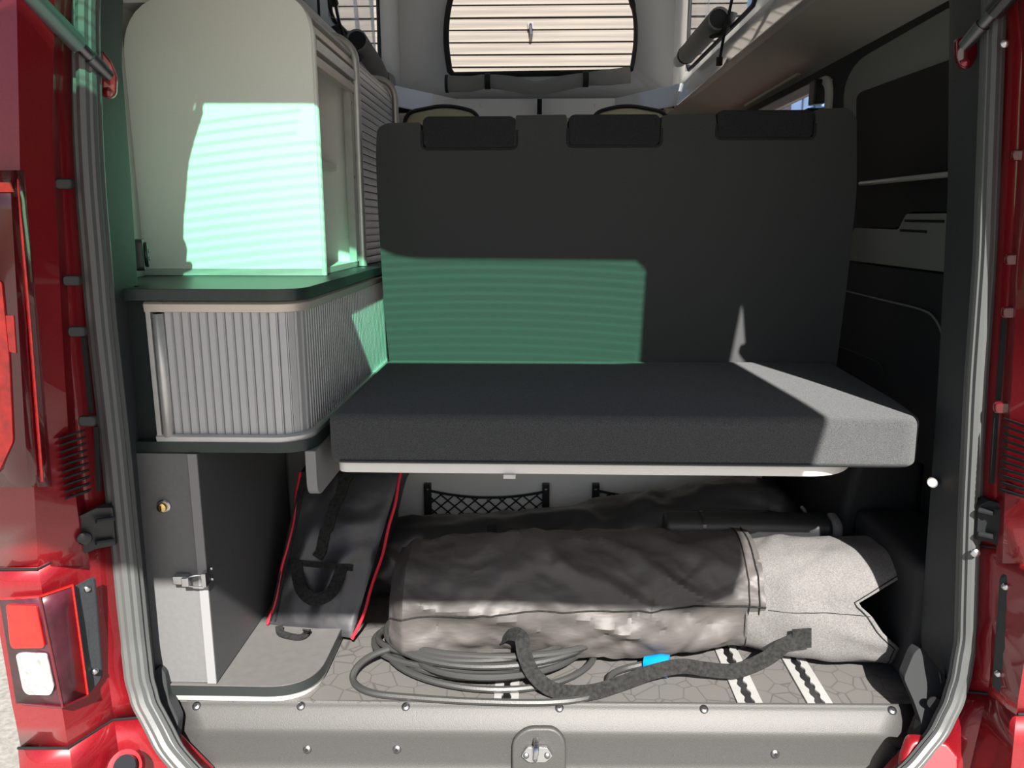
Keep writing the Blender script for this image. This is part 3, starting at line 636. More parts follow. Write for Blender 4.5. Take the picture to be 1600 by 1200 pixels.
# slats, one by one along the roller track
zs0, zs1 = F + .474, F + .676
hw = .0068
prof = [(-hw, 0), (-hw, -.0034), (-hw + .0008, -.0042), (hw - .0032, -.0042), (hw - .0026, -.0034), (hw - .0022, -.0054), (hw - .0008, -.0056), (hw, -.0034), (hw, 0)]
track = rpath(0.002, .046, -.588, .945, 16)
seglen = [0]
for a, b in zip(track, track[1:]): seglen.append(seglen[-1] + (b - a).length)
def at_track(s):
    for i in range(len(track) - 1):
        if s <= seglen[i + 1]:
            t = (s - seglen[i]) / (seglen[i + 1] - seglen[i]); d = (track[i + 1] - track[i]).normalized(); return track[i].lerp(track[i + 1], t), d
    return track[-1], (track[-1] - track[-2]).normalized()
pitch = .0139; first = None; s = .010
while s < seglen[-1] - .01:
    p, d = at_track(s); ang_ = math.atan2(d.y, d.x); loc = V((p.x, p.y, zs0))
    if first is None:
        g = prism([V(q_) for q_ in prof], 'z', 0, zs1 - zs0)
        first = obj('slat', (g[0], g[1]), 'aluminium_slat', tc_)
        me = first.data; off = V((0, -.0026, 0))
        first.location = loc - ORG[tc_.name]; first.rotation_euler = (0, 0, ang_); ORG[first.name] = loc
    else: inst(first, 'slat', loc, tc_, (0, 0, ang_))
    s += pitch
obj('slat_backing', loft([[p + V((0, 0, zs0)), p + V((0, 0, zs1))] for p in rpath(.006, .042, -.60, .945)], closed=False, cap0=False, cap1=False), 'dark_steel', tc_, solid=.002)
hd = obj('roller_handle', loft([[V((x, y, zs0 - .002)), V((x, y, zs1 - .004))] for x, y in ((-.600, .098), (-.600, .086), (-.597, .082), (-.591, .080), (-.586, .084), (-.585, .098))], closed=False, cap0=False, cap1=False), 'aluminium', tc_, solid=.001)
obj('guide_strip', box(-.610, -.6025, .084, .100, zs0, zs1), 'aluminium', tc_)

# ---- worktop
tag(obj('worktop', prism(rounded([V((-.632, .066)), V((-.358, .066)), V((-.358, .98)), V((-.80, .98)), V((-.80, .20)), V((-.70, .16)), V((-.632, .12))], [0, .055, 0, 0, 0, 0, 0], 10), 'z', F + .694, F + .7125), 'worktop', None, bevel=.0012),
    'dark green black worktop slab on the slatted cabinet', 'worktop')

# ---- upper cabinet
uc = thing('overhead_cabinet', (-.6, .8, F + .7125), 'white tall cabinet with open niche and ribbed roller front on the worktop', 'cabinet')
XF = -.405
ZB, ZT = F + .7135, F + 1.215
endp = rounded([V((-.752, ZB)), V((XF, ZB)), V((XF, ZT)), V((-.752, ZT))], [0, 0, .075, .12], 10)
ep = obj('end_panel', prism(endp, 'y', .370, .384), 'white_panel', uc, bevel=.001)
obj('panel_foot_strip', box(-.752, XF - .001, .3685, .3702, ZB, ZB + .013), 'aluminium', ep)
obj('edge_band', tube([V((XF, .378, ZB)), V((XF, .378, ZT - .075))] + [V((XF - .075 + .075 * math.cos(a * math.pi / 16), .378, ZT - .075 + .075 * math.sin(a * math.pi / 16))) for a in range(1, 8)], .006, 8), 'felt_white', uc)
obj('back_panel', box(-.80, -.765, .384, 1.20, ZB, ZT), 'white_panel', uc)
obj('top_panel', box(-.765, -.50, .384, 1.20, ZT - .012, ZT), 'white_panel', uc)
obj('floor_panel', box(-.765, XF - .008, .384, 1.20, ZB, ZB + .012), 'white_panel', uc)
obj('divider', prism(rounded([V((-.765, ZB + .012)), V((XF - .004, ZB + .012)), V((XF - .004, ZT - .012)), V((-.765, ZT - .012))], [0, 0, .07, 0], 8), 'y', .696, .708), 'white_panel', uc)
obj('shelf', box(-.765, XF - .045, .384, .696, F + .928, F + .942), 'white_panel', uc, bevel=.001)
obj('far_panel', prism(endp, 'y', 1.195, 1.205), 'white_panel', uc)
def post(Y, r):
    c = V((XF - .05, Y, ZT - .055)); P_ = [V((XF + .004, Y, ZB + .001)), V((XF + .004, Y, ZT - .06))]
    for k in range(1, 10):
        a = k * math.pi / 2 / 9; P_.append(V((XF - .05 + .054 * math.cos(a), Y, ZT - .055 + .054 * math.sin(a))))
    P_.append(V((-.60, Y, ZT + .001)))
    return tube(P_, r, 12)
obj('frame_post', post(.702, .0095), 'aluminium', uc)
obj('frame_post', post(1.198, .009), 'aluminium', uc)
obj('guide_channel', box(XF - .02, XF - .004, .676, .694, ZB + .012, ZT - .09), 'aluminium', uc)
for zz in (.03, .2, .36): obj('channel_screw', dome(V((XF - .004, .686, ZB + zz)), (1, 0, 0), .003, .0015), 'dark_steel', uc)
# bundled end slats of the opened shutter along the niche's top
def arcpos(d):                               # walk up the front and round the top edge
    L = ZT - .075 - ZB
    if d < L: return V((XF, 0, ZB + d)), 0.0
    a = min((d - L) / .075, math.pi / 2 * .96); return V((XF - .075 + .075 * math.cos(a), 0, ZT - .075 + .075 * math.sin(a))), a
for k, (d, th, m_) in enumerate(((.392, .020, 'aluminium_warm'), (.418, .022, 'aluminium'), (.445, .018, 'aluminium_warm'), (.470, .020, 'aluminium'), (.495, .018, 'aluminium_warm'))):
    p, a = arcpos(d); ux = V((math.cos(a), 0, math.sin(a))); uz = V((-math.sin(a), 0, math.cos(a)))
    A_ = [p + ux * (-.012) - uz * th / 2, p + ux * (.002 + .004 * (k % 2)) - uz * th / 2, p + ux * (.002 + .004 * (k % 2)) + uz * th / 2 * .8, p + ux * (-.012) + uz * th / 2 * .8]
    obj('shutter_slat', hexa([q_ + V((0, .386, 0)) for q_ in A_], [q_ + V((0, .694, 0)) for q_ in A_]), m_, uc, bevel=.001)
d = .010; fs = None
prof2 = [(-.0082, 0.0), (-.0078, .0035), (.004, .0045), (.0072, .003), (.0076, 0.0), (.0, -.003)]
while d < .575:
    p, a = arcpos(d); loc = V((p.x - .006 * math.cos(a), .95, p.z - .006 * math.sin(a)))
    if fs is None:
        g = ([V((q_[1], y, q_[0])) for y in (-.236, .236) for q_ in prof2], [list(range(6)), list(range(6, 12))[::-1]] + [[i, (i + 1) % 6, 6 + (i + 1) % 6, 6 + i] for i in range(6)])
        fs = obj('shutter_slat', g, 'aluminium_slat', uc)
        for v_ in fs.data.vertices: v_.co.z += -.0082
        fs.location = loc - ORG[uc.name]; fs.rotation_euler = (0, -a, 0); ORG[fs.name] = loc
    else: inst(fs, 'shutter_slat', loc, uc, (0, -a, 0))
    d += .0172
obj('shutter_backing', box(-.50, XF - .016, .71, 1.19, ZB, ZT - .05), 'dark_steel', uc)

# ================================================================== BENCH
bn = thing('bench_seat', (.2, .7, F), 'charcoal fabric rear bench backrest with three low headrests', 'seat')
out = [(614, 600), (600, 480), (590, 320), (587, 240), (589, 200), (604, 192), (656, 191), (661, 232), (803, 233), (806, 180), (885, 179), (889, 228), (1031, 226), (1035, 180), (1118, 177), (1123, 216), (1273, 214), (1278, 170), (1326, 168), (1339, 182), (1339, 300), (1324, 440), (1303, 590)]
YB = .64
bp_ = [onY(a, b, YB) for a, b in out]
bot = F + .40
bp_[0] = V((bp_[0].x, YB, bot)); bp_[-1] = V((bp_[-1].x, YB, bot))
nb_ = len(bp_)
poly = rounded([V((p.x, p.z)) for p in bp_], [.0, .0, .02, .03, .025, .01, .004, .006, .006, .004, .004, .006, .006, .004, .004, .006, .006, .004, .008, .012, .03, .02, 0], 3)
obj('backrest', prism(poly, 'y', YB, YB + .12), 'fabric', bn, bevel=.012, seg=4)
for (x0, y0, x1, y1) in ((660, 180, 806, 232), (888, 177, 1034, 228), (1121, 170, 1276, 216)):
    a, b = onY(x0, y1, YB - .006), onY(x1, y0, YB - .006)
    hr = obj('headrest', box(a.x, b.x, YB - .006, YB + .10, a.z, b.z), 'fabric_plain', bn, bevel=.014, seg=4)
    P_ = rounded([V((a.x - .002, YB - .001, b.z - .03)), V((a.x - .002, YB - .001, a.z - .001)), V((b.x + .002, YB - .001, a.z - .001)), V((b.x + .002, YB - .001, b.z - .03))], [0, .012, .012, 0], 4)
    obj('seam_piping', tube(P_, .0028, 6), 'fabric_plain', hr)
# pale base panel with two net pockets
xl, xr_ = max(onY(604, 760, .72).x, -.350), onY(1190, 760, .72).x
bpn = obj('base_panel', box(xl, xr_, .72, .735, F + .002, F + .43), 'white_panel', bn, bevel=.001)
obj('seat_frame', box(xl, .66, .745, 1.15, F + .36, F + .42), 'dark_steel', bn)
obj('bench_cheek', box(.57, .60, .735, 1.1, F + .002, F + .43), 'lining_dark', bn)
obj('bench_cushion', box(xl, .68, .775, 1.25, F + .42, F + .52), 'fabric', bn, bevel=.02)
def net(x0, x1, ytop, ybot, posts, label, shared):
    a, b = onY(x0, ytop, .716), onY(x1, ytop, .716); z0 = onY(x0, ybot, .716).z
    o = thing('net_pocket', (a.x, .716, z0), label, 'net pocket')
    for px in posts:
        c = onY(px, ytop - 2, .712); obj('side_bar', box(c.x - .009, c.x + .009, .704, .719, z0 - .05, c.z), 'black_plastic', o, bevel=.002)
        obj('bar_screw', dome(V((c.x, .704, c.z - .015)), (0, -1, 0), .004, .002), 'dark_steel', o)
    sag = lambda u: a.z - .012 - .018 * (1 - (2 * u - 1) ** 2)
    obj('elastic_edge', tube([V((a.x + (b.x - a.x) * u, .708, sag(u))) for u in [i / 16 for i in range(17)]], .0035, 6), 'net', o)
    W_ = b.x - a.x; H_ = a.z - z0 + .05; g = []; step = .034
    for sg in (-1, 1):
        for k in range(-12, 24):
            P_ = []
            for j in range(25):
                t = j / 24 * H_; x = k * step + sg * t * 1.15
                if 0 <= x <= W_ and z0 - .05 + t <= sag(x / W_): P_.append(V((a.x + x, .711 + .0015 * sg, z0 - .05 + t)))
            if len(P_) > 1: g.append(tube(P_, .0019, 5))
    nt_ = obj('netting', join(*g), 'net', o)
    return o
net(668, 854, 757, 812, (668, 853), 'black net pocket fully seen between two bars on the pale bench panel', None)
net(930, 1116, 757, 812, (931, 1116), 'black net pocket mostly hidden behind the rising black bag', None)

# ---- bed cushion, board and bracket
ct = F + .505
fl_, fr_ = onZ(511, 668, ct), onZ(1449, 656, ct)
YF = .108
cush = [V((-.338, YF)), V((.625, YF)), V((.648, .24)), V((.675, .632)), V((-.338, .632))]
def cushion(poly, z0, z1):
    return prism(rounded(poly, [.02, .035, .05, .02, .02], 6), 'z', z0, z1)
cu = tag(obj('bed_cushion', cushion(cush, ct - .085, ct), 'fabric', None, bevel=.020, seg=5), 'flat charcoal fabric bed cushion lying in front of the bench backrest', 'cushion')
obj('bottom_seam', tube([V((x, YF - .0005, ct - .0775)) for x in (-.32, -.1, .2, .4, .605)], .0016, 6), 'fabric_plain', cu)
bd = tag(obj('bed_board', prism(rounded([V((-.33, .125)), V((.50, .125)), V((.56, .20)), V((.56, .63)), V((-.33, .63))], [.02, .05, .06, 0, 0], 6), 'z', ct - .104, ct - .0862), 'white_panel', None, bevel=.002), 'white board edge under the charcoal bed cushion', 'board')
obj('board_clip', box(-.05, -.03, .118, .14, ct - .110, ct - .1035), 'felt_white', bd)
bk = rounded([V((.098, F + .446)), V((.098, F + .365)), V((.60, F + .365)), V((.60, F + .446))], [0, .03, 0, 0], 8)
tag(obj('bed_bracket', prism(bk, 'x', -.375, -.357), 'locker_edge', None, bevel=.0015), 'grey rounded support bracket hanging under the slatted cabinet', 'bracket')
# ================================================================== LUGGAGE
def nz3(p, s, sd=0): return noise.noise(V((p.x * s[0] + sd, p.y * s[1], p.z * s[2])))
def crease(p, s, sd=0): v_ = abs(noise.noise(V((p.x * s[0] + sd, p.y * s[1] + sd, p.z * s[2])))); t_ = max(0, 1 - v_ * 2.6); return t_ * t_ * (3 - 2 * t_)
NR = 96
def bagring(x, yc, z0, z1, hd, ex=2.8, amp=.01, sd=0, lean=0.0, dx=None):
    zc = (z0 + z1) / 2; hz = (z1 - z0) / 2; R_ = []
    for k in range(NR):
        a = 2 * math.pi * k / NR; c, s_ = math.cos(a), math.sin(a)
        y = math.copysign(abs(c) ** (2 / ex), c) * hd; z = math.copysign(abs(s_) ** (2 / ex), s_) * hz
        p = V((x + (dx(a) if dx else 0), yc - y + lean * z, zc + z)); nrm_ = V((0, -c, s_))
        w_ = .55 * nz3(p, (5, 9, 9), sd) + .3 * nz3(p, (14, 22, 22), sd + 3) + .5 * crease(p + V((p.z * .6, 0, p.x * .25)), (6, 11, 13), sd + 9) - .2 * crease(p + V((0, 0, -p.x * .5)), (9, 8, 18), sd + 5) + .10 * crease(p + V((p.z * .4, 0, p.x * .4)), (18, 26, 30), sd + 2)
        if s_ < -.75: w_ *= .2
        q_ = p + nrm_ * amp * w_
        q_.z = max(q_.z, F + .003); R_.append(q_)
    return R_
def seq(st, n):                              # stations (px, top, bottom) -> n interpolated ones
    xs_ = [p[0] for p in st]; out_ = []
    for i in range(n + 1):
        x = xs_[0] + (xs_[-1] - xs_[0]) * i / n
        out_.append((x, tab([(p[0], p[1]) for p in st], x), tab([(p[0], p[2]) for p in st], x)))
    return out_
# ---- front bag: dark nylon sleeve over a grey canvas sleeve
fb = thing('folding_chair_bag', (.2, .3, F), 'long grey carry bag with light canvas end lying over the coiled cable', 'bag')
def frontring(px, top, bot_, hd, z0, sd, amp, grow=0, dx=None):
    b = onZ(px, bot_, F + z0); yc = b.y + hd * .93
    zt = onY(px, top, yc + hd * .35).z
    return bagring(b.x, yc, F + z0 * .6 - grow * .3, zt + grow, hd + grow, 2.7, amp, sd, .12, dx)
def end_close(ring_, k, dxx):                # shrink a ring about its centre to close the end
    c = sum(ring_, V()) / len(ring_); return [c + (p - c) * k + V((dxx, 0, 0)) for p in ring_]
st1 = [(612, 872, 1020), (632, 858, 1034), (700, 847, 1036), (830, 833, 1036), (930, 838, 1034), (1000, 838, 1030), (1090, 836, 1026), (1150, 835, 1022), (1188, 834, 1024)]
hdt = [(612, .085), (640, .10), (900, .105), (1188, .106)]
R1_ = [frontring(p[0], p[1], p[2], tab(hdt, p[0]), .014, 1.7, .024) for p in seq(st1, 190)]
R1_ = [end_close(R1_[0], .55, -.004), end_close(R1_[0], .9, -.002)] + R1_
b1 = obj('nylon_sleeve', loft(R1_, True, False), 'nylon_grey', fb)
lab(b1, 'crinkled dark grey nylon sleeve')
st2 = [(1160, 848, 1028), (1185, 844, 1032), (1250, 840, 1042), (1330, 843, 1048), (1400, 847, 1050)]
def cutdx(a):                                # V notch of the open mouth, facing the tailgate
    d_ = abs(((a - math.radians(14) + math.pi) % (2 * math.pi)) - math.pi); return 0.0 if d_ > .55 else -.085 * (1 - d_ / .55)
rows_ = seq(st2, 44); R2_ = []
for i, p in enumerate(rows_):
    fade = max(0, (i - 22) / 22)
    R2_.append(frontring(p[0], p[1], p[2], .098, .006, 4.2, .009, 0, (lambda a, fd=fade: cutdx(a) * fd + .012 * fd * math.sin(a))))
R2_ = [end_close(r, 1 - .08 * max(0, min(1, (12 - i) / 12)), 0) for i, r in enumerate(R2_)]
b2 = obj('canvas_sleeve', loft(R2_, False, False), 'canvas_grey', fb, solid=.004)
lab(b2, 'light grey canvas end sleeve with an open notched mouth')
def seampath(R_, k, off): return [r[k % NR] + V((0, -off, off * .5)) for r in R_]
obj('side_seam', tube(seampath(R1_[2:], 1, .001), .0016, 5), 'webbing', b1)
obj('side_seam', tube(seampath(R2_[6:-1], 1, .001), .0014, 5), 'webbing', b2)
obj('cuff_stitching', tube([p + (p - sum(R1_[-4], V()) / NR).normalized() * .002 for p in R1_[-4]], .0013, 5, closed=True), 'webbing', b1)
obj('cuff_stitching', tube([p + (p - sum(R1_[-9], V()) / NR).normalized() * .002 for p in R1_[-9]], .0011, 5, closed=True), 'webbing', b1)
obj('mouth_stitching', tube([p + V((-.004, 0, 0)) + (p - sum(R2_[-2], V()) / NR).normalized() * .0025 for p in R2_[-2]], .0012, 5, closed=True), 'webbing', b2)
# dark content seen in the mouth
Rc = [end_close(R2_[k], .86, 0) for k in (18, 30, 38)]
obj('bag_content', loft(Rc, True, True), 'nylon_black', fb)
# carrying strap
zf = F + .006
sp_ = [onY(780, 997, .195), onY(796, 990, .172), onY(814, 996, .150), onY(820, 1024, .128), onY(836, 1056, .110), onY(868, 1079, .100), onZ(920, 1082, F + .016), onZ(970, 1068, F + .018), onZ(1020, 1050, F + .028), onZ(1065, 1041, F + .034), onZ(1105, 1046, F + .024), onZ(1150, 1048, F + .024), onY(1196, 1030, .165), onY(1226, 1008, .172), onY(1254, 998, .178)]
obj('carry_strap', ribbon(smoothpath(sp_, 8), .026, .0022, lambda i, t: V((0, -.75, .66))), 'webbing', fb)
qs = onY(1252, 996, .180)
obj('strap_patch', plate([(1238, 984, .181), (1268, 982, .181), (1268, 1012, .175), (1240, 1014, .175)], .002), 'webbing', fb)

# ---- rear bag
rb = thing('tent_bag', (.2, .5, F), 'long black nylon bag rising to the right behind the grey carry bag', 'bag')
st3 = [(590, 822, 0), (640, 812, 0), (720, 812, 0), (800, 811, 0), (900, 800, 0), (1000, 783, 0), (1100, 763, 0), (1180, 751, 0), (1215, 756, 0), (1245, 786, 0), (1256, 806, 0)]
R3_ = []
for p in seq(st3, 90):
    q_ = onY(p[0], p[1], .52); R3_.append(bagring(q_.x, .515, F + .004, q_.z, .10, 2.3, .018, 8.8, .1))
R3_ = [end_close(R3_[0], .5, -.006)] + R3_ + [end_close(R3_[-1], .7, .01)]
b3 = obj('bag_body', loft(R3_), 'nylon_black', rb)
q_ = onY(768, 838, .42)
obj('bag_tab', ribbon([onY(768, 820, .432), onY(770, 836, .416), onY(768, 850, .412)], .02, .003, (0, -1, .3)), 'webbing', rb)
obj('end_seam', tube(smoothpath([onY(1252, 792, .45), onY(1258, 800, .44), onY(1254, 812, .44)], 4), .004, 6), 'canvas_grey', rb)
# ---- black plastic case wedged between the bags
pc = thing('plastic_case', (.4, .42, F), 'glossy black plastic case wedged between grey and black bags', 'case')
a, b = onY(1036, 838, .40), onY(1312, 812, .40)
z1 = b.z
sec = rounded([V((.372, F + .004)), V((.372, z1 + .002)), V((.425, z1 + .012)), V((.425, F + .004))], [0, .022, .018, 0], 6)
obj('case_body', prism(sec, 'x', a.x, b.x - .02), 'black_plastic', pc, bevel=.010, seg=3)
obj('end_cap', prism(sec, 'x', b.x - .021, b.x), 'canvas_grey', pc, bevel=.008, seg=3)
obj('clamp_band', prism([V((p.x - .001 if p.x < .4 else p.x + .001, p.y + (.0015 if p.y > F + .1 else 0))) for p in sec], 'x', a.x + .075, a.x + .082), 'black_gloss', pc)
P_ = smoothpath([onY(1040, 822, .42), onY(1060, 806, .43), onY(1120, 800, .435), onY(1200, 803, .435), onY(1262, 812, .43)], 6)
hdl = obj('case_handle', tube(P_, .007, 10, flat=.7), 'black_gloss', pc)
obj('handle_rivet', dome(onY(1050, 809, .421), (0, -1, .3), .003, .002), 'steel', hdl)

# ---- black bag with red piping
kb = thing('cool_bag', (-.4, .35, F), 'black nylon bag with red piping leaning beside the locker', 'bag')
zf0 = F + .036
A = [onZ(419, 974, zf0), onZ(549, 997, zf0 - .02), onY(626, 738, .42), onY(470, 737, .42)]
Dp = V((.015, .24, .05))
B = [p + Dp for p in A]; B[0].z = max(B[0].z, zf0); B[1].z = max(B[1].z, F + .006)
def bigrid(a, b, c, d, n, m_, bulge, nrm_, sd, amp):
    g = []
    for j in range(m_ + 1):
        for i in range(n + 1):
            u, w_ = i / n, j / m_
            p = a * (1 - u) * (1 - w_) + b * u * (1 - w_) + c * u * w_ + d * (1 - u) * w_
            e = math.sin(math.pi * u) ** .5 * math.sin(math.pi * w_) ** .5
            g.append(p + nrm_ * (e * (bulge + amp * (nz3(p, (13, 13, 9), sd) + .9 * crease(p, (10, 10, 8), sd + 2)))))
    return g, [[j * (n + 1) + i, j * (n + 1) + i + 1, (j + 1) * (n + 1) + i + 1, (j + 1) * (n + 1) + i] for j in range(m_) for i in range(n)]
nf = (A[1] - A[0]).cross(A[3] - A[0]).normalized()
if nf.y > 0: nf = -nf
fc = bigrid(A[0], A[1], A[2], A[3], 36, 48, .008, nf, 3.3, .011)
rc = bigrid(A[1], B[1], B[2], A[2], 20, 40, .006, V((1, 0, 0)), 6.3, .008)
lc = bigrid(A[0], A[3], B[3], B[0], 20, 40, .004, V((-1, 0, 0)), 7.3, .005)
tcp = bigrid(A[3], A[2], B[2], B[3], 20, 20, .006, V((0, 0, 1)), 1.3, .005)
bc = bigrid(B[0], B[3], B[2], B[1], 10, 10, 0, V((0, 1, 0)), 1.3, 0)
oc = bigrid(A[0], B[0], B[1], A[1], 10, 10, 0, V((0, 0, -1)), 1.3, 0)
kbody = obj('bag_body', join(fc, rc, lc, tcp, bc, oc), 'nylon_black', kb, ang=75)
def edge(a, b, n=24, off=V((0, -.002, 0)), wob=.006, sd=0):
    return [a.lerp(b, i / n) + off + V((wob * noise.noise(V((i * .16, sd, 0))) + wob * 1.4 * math.sin(math.pi * i / n), 0, 0)) for i in range(n + 1)]
obj('red_piping', tube(edge(A[0], A[3], off=V((-.001, -.004, 0)), sd=1), .0032, 8), 'red_piping', kb)
obj('red_piping', tube(edge(A[1], A[2], off=V((.002, -.004, 0)), sd=5, wob=.008), .0032, 8), 'red_piping', kb)
def onface(u, w_, d=.0): 
    i, j = min(int(u * 36), 35), min(int(w_ * 48), 47); return fc[0][j * 37 + i] + nf * d
for u in (.05, .09): obj('zip_tape', tube([onface(u, j / 30, .003) for j in range(1, 30)], .0022, 6, flat=.6), 'webbing', kb)
obj('face_strap', ribbon([onface(.50 - .006 * j, .99 - j / 26, .004) for j in range(0, 15)], .022, .0025, nf), 'webbing', kb)
hp = [onface(.20, .40, .004), onface(.26, .33, .012), onface(.38, .24, .025), onface(.54, .20, .028), onface(.68, .24, .022), onface(.72, .33, .012), onface(.70, .40, .004)]
obj('carry_handle', ribbon(smoothpath(hp, 6), .024, .0035, nf), 'webbing', kb)
obj('handle_patch', ribbon([onface(.12 + .7 * j / 12, .405, .0035) for j in range(13)], .012, .003, nf), 'webbing', kb)
tb = [onZ(436, 978, F + .045), onZ(440, 990, F + .037), onZ(468, 996, F + .036), onZ(480, 988, F + .04), onZ(478, 984, F + .05)]
obj('bottom_tab', ribbon(smoothpath(tb, 5), .014, .003, (0, -.3, 1)), 'webbing', kb)

# ---- coiled cable with blue plug
cb_ = thing('power_cable', (-.08, .25, F), 'coiled black power cable with blue plug lying on the floor', 'cable')
cx, cy = -.085, .245; pts = []
loops = 11; per = 26
for i in range(loops * per):
    a = 2 * math.pi * i / per; k = i / per; lay = int(k) % 4
    wob = noise.noise(V((k * .9, 3.1, 0))); wob2 = noise.noise(V((k * .9, 9.1, 0)))
    rx = .185 + .024 * math.sin(k * 2.4) + .012 * wob; ry = .118 - .012 * lay + .018 * math.sin(k * 1.7 + 1) + .010 * wob2
    z = F + .0075 + .0115 * (k / loops * 3.4) + .003 * (1 + math.sin(a * 2 + k))
    pts.append(V((cx + .014 * math.sin(k * 3.1) + rx * math.cos(a), max(cy + .010 * math.cos(k * 2.2) + ry * math.sin(a) * 1.05, .094 + .003 * lay), z)))
tail = [onZ(640, 1006, F + .03), onZ(590, 1020, F + .03), onZ(560, 1040, F + .022), onZ(552, 1064, F + .0075), onZ(580, 1082, F + .0075), onZ(650, 1090, F + .0075), onZ(750, 1096, F + .0075), onZ(860, 1097, F + .0075), onZ(925, 1088, F + .0075), onZ(948, 1070, F + .0075), onZ(955, 1055, F + .012), onZ(975, 1045, F + .012), onZ(1012, 1036, F + .016)]
obj('cable_coil', tube(smoothpath(pts, 2), .0062, 8), 'cable', cb_)
obj('cable_end', tube(smoothpath(tail, 8), .0062, 8), 'cable', cb_)
q_ = onZ(1006, 1034, F + .022); q2 = onZ(1046, 1034, F + .022); ax = (q2 - q_).normalized(); ax = (ax + V((0, -.35, 0))).normalized()
pl = obj('plug', join(tube([q_, q_ + ax * .012, q_ + ax * .03, q_ + ax * .045], [.010, .014, .020, .0205], 18)), 'blue_plastic', cb_)
for k in range(3):
    a = 2 * math.pi * k / 3 + .5; sd_ = ax.orthogonal().normalized(); up_ = ax.cross(sd_)
    obj('plug_pin', cyl(q_ + ax * .044 + (sd_ * math.cos(a) + up_ * math.sin(a)) * .011, ax, .0026, .004, 8), 'steel', pl)
#SECTION3
# ================================================================== CAB SEATS SEEN OVER THE BENCH
for (px, side) in ((690, -1), (1000, 1)):
    c = onY(px, 170, 2.2); zt = c.z; xc = onY(px if side < 0 else 985, 170, 2.2).x
    st_ = thing('cab_seat', (xc, 2.4, F), 'cream cab seat top edged in black, showing over the bench ' + ('beside the roller cabinet' if side < 0 else 'near the middle headrest'), 'seat')
    hwid = .155
    sh = rounded([V((xc - hwid, F + .40)), V((xc - hwid, zt - .015)), V((xc - side * .02, zt + .018)), V((xc + hwid, zt - .015)), V((xc + hwid, F + .40))], [0, .05, .1, .05, 0], 8)
    obj('backrest', prism(sh, 'y', 2.20, 2.31), 'cream', st_, bevel=.02)
    obj('black_edging', tube([V((p.x, 2.205, p.y)) for p in sh], .008, 8), 'black_plastic', st_)
    obj('seat_pad', box(xc - .22, xc + .22, 2.20, 2.72, F + .36, F + .48), 'cream', st_, bevel=.03)
    obj('pedestal', box(xc - .17, xc + .17, 2.28, 2.66, F + .001, F + .36), 'black_plastic', st_)

# ================================================================== POP-UP ROOF TENT
tn = thing('roof_tent', (0, 1.6, F + 1.38), 'grey canvas pop-up roof tent with arched front window', 'tent')
YT, ZTB = 2.70, F + 1.379
# front wall with arched opening
win = [(704, 118), (697, 70), (698, 30), (706, -10), (724, -50), (760, -85), (846, -100), (930, -85), (966, -50), (984, -10), (993, 30), (993, 70), (986, 113)]
wp = [onY(a, b, YT) for a, b in win]
winp = rounded([V((p.x, p.z)) for p in wp], [.02] + [.05] * 11 + [.02], 4)
zt_ = F + 2.42
outp = [V((-.66, ZTB)), V((.66, ZTB)), V((.66, zt_)), V((-.66, zt_))]
cen = V((wp[6].x, (wp[0].z + wp[6].z) / 2))
ro, ri = resample(outp, 120), resample(winp, 120)
def ringwall(ro, ri, mk):
    n = len(ro); return [mk(p) for p in ro] + [mk(p) for p in ri], [[k, (k + 1) % n, n + (k + 1) % n, n + k] for k in range(n)]
obj('front_wall', ringwall(ro, ri, lambda p: V((p.x, YT, p.y))), 'tent_canvas', tn, solid=.003)
obj('window_binding', tube([V((p.x, YT - .008, p.y)) for p in ri], .019, 8, closed=True, flat=.5), 'net', tn)
# rolled down flap
fpx = [(700, 131), (735, 131), (762, 127), (800, 131), (838, 138), (880, 130), (915, 124), (950, 121), (984, 117)]
fr_ = [.036, .034, .030, .033, .030, .033, .029, .034, .036]
P_ = [onY(a, b, YT - .075) for a, b in fpx]
PP = smoothpath(P_, 6); RR = [tab([(i * 6, r) for i, r in enumerate(fr_)], j) for j in range(len(PP))]
fo = obj('rolled_flap', tube(PP, RR, 14), 'tent_canvas', tn)
for i in (12, 36):
    obj('flap_strap', tube([PP[i] - V((.013, 0, 0)), PP[i] + V((.013, 0, 0))], [RR[i] + .005] * 2, 14), 'net', fo)
obj('flap_end', cyl(PP[0] - V((.012, 0, 0)), (1, 0, 0), .039, .014, 14), 'net', fo)
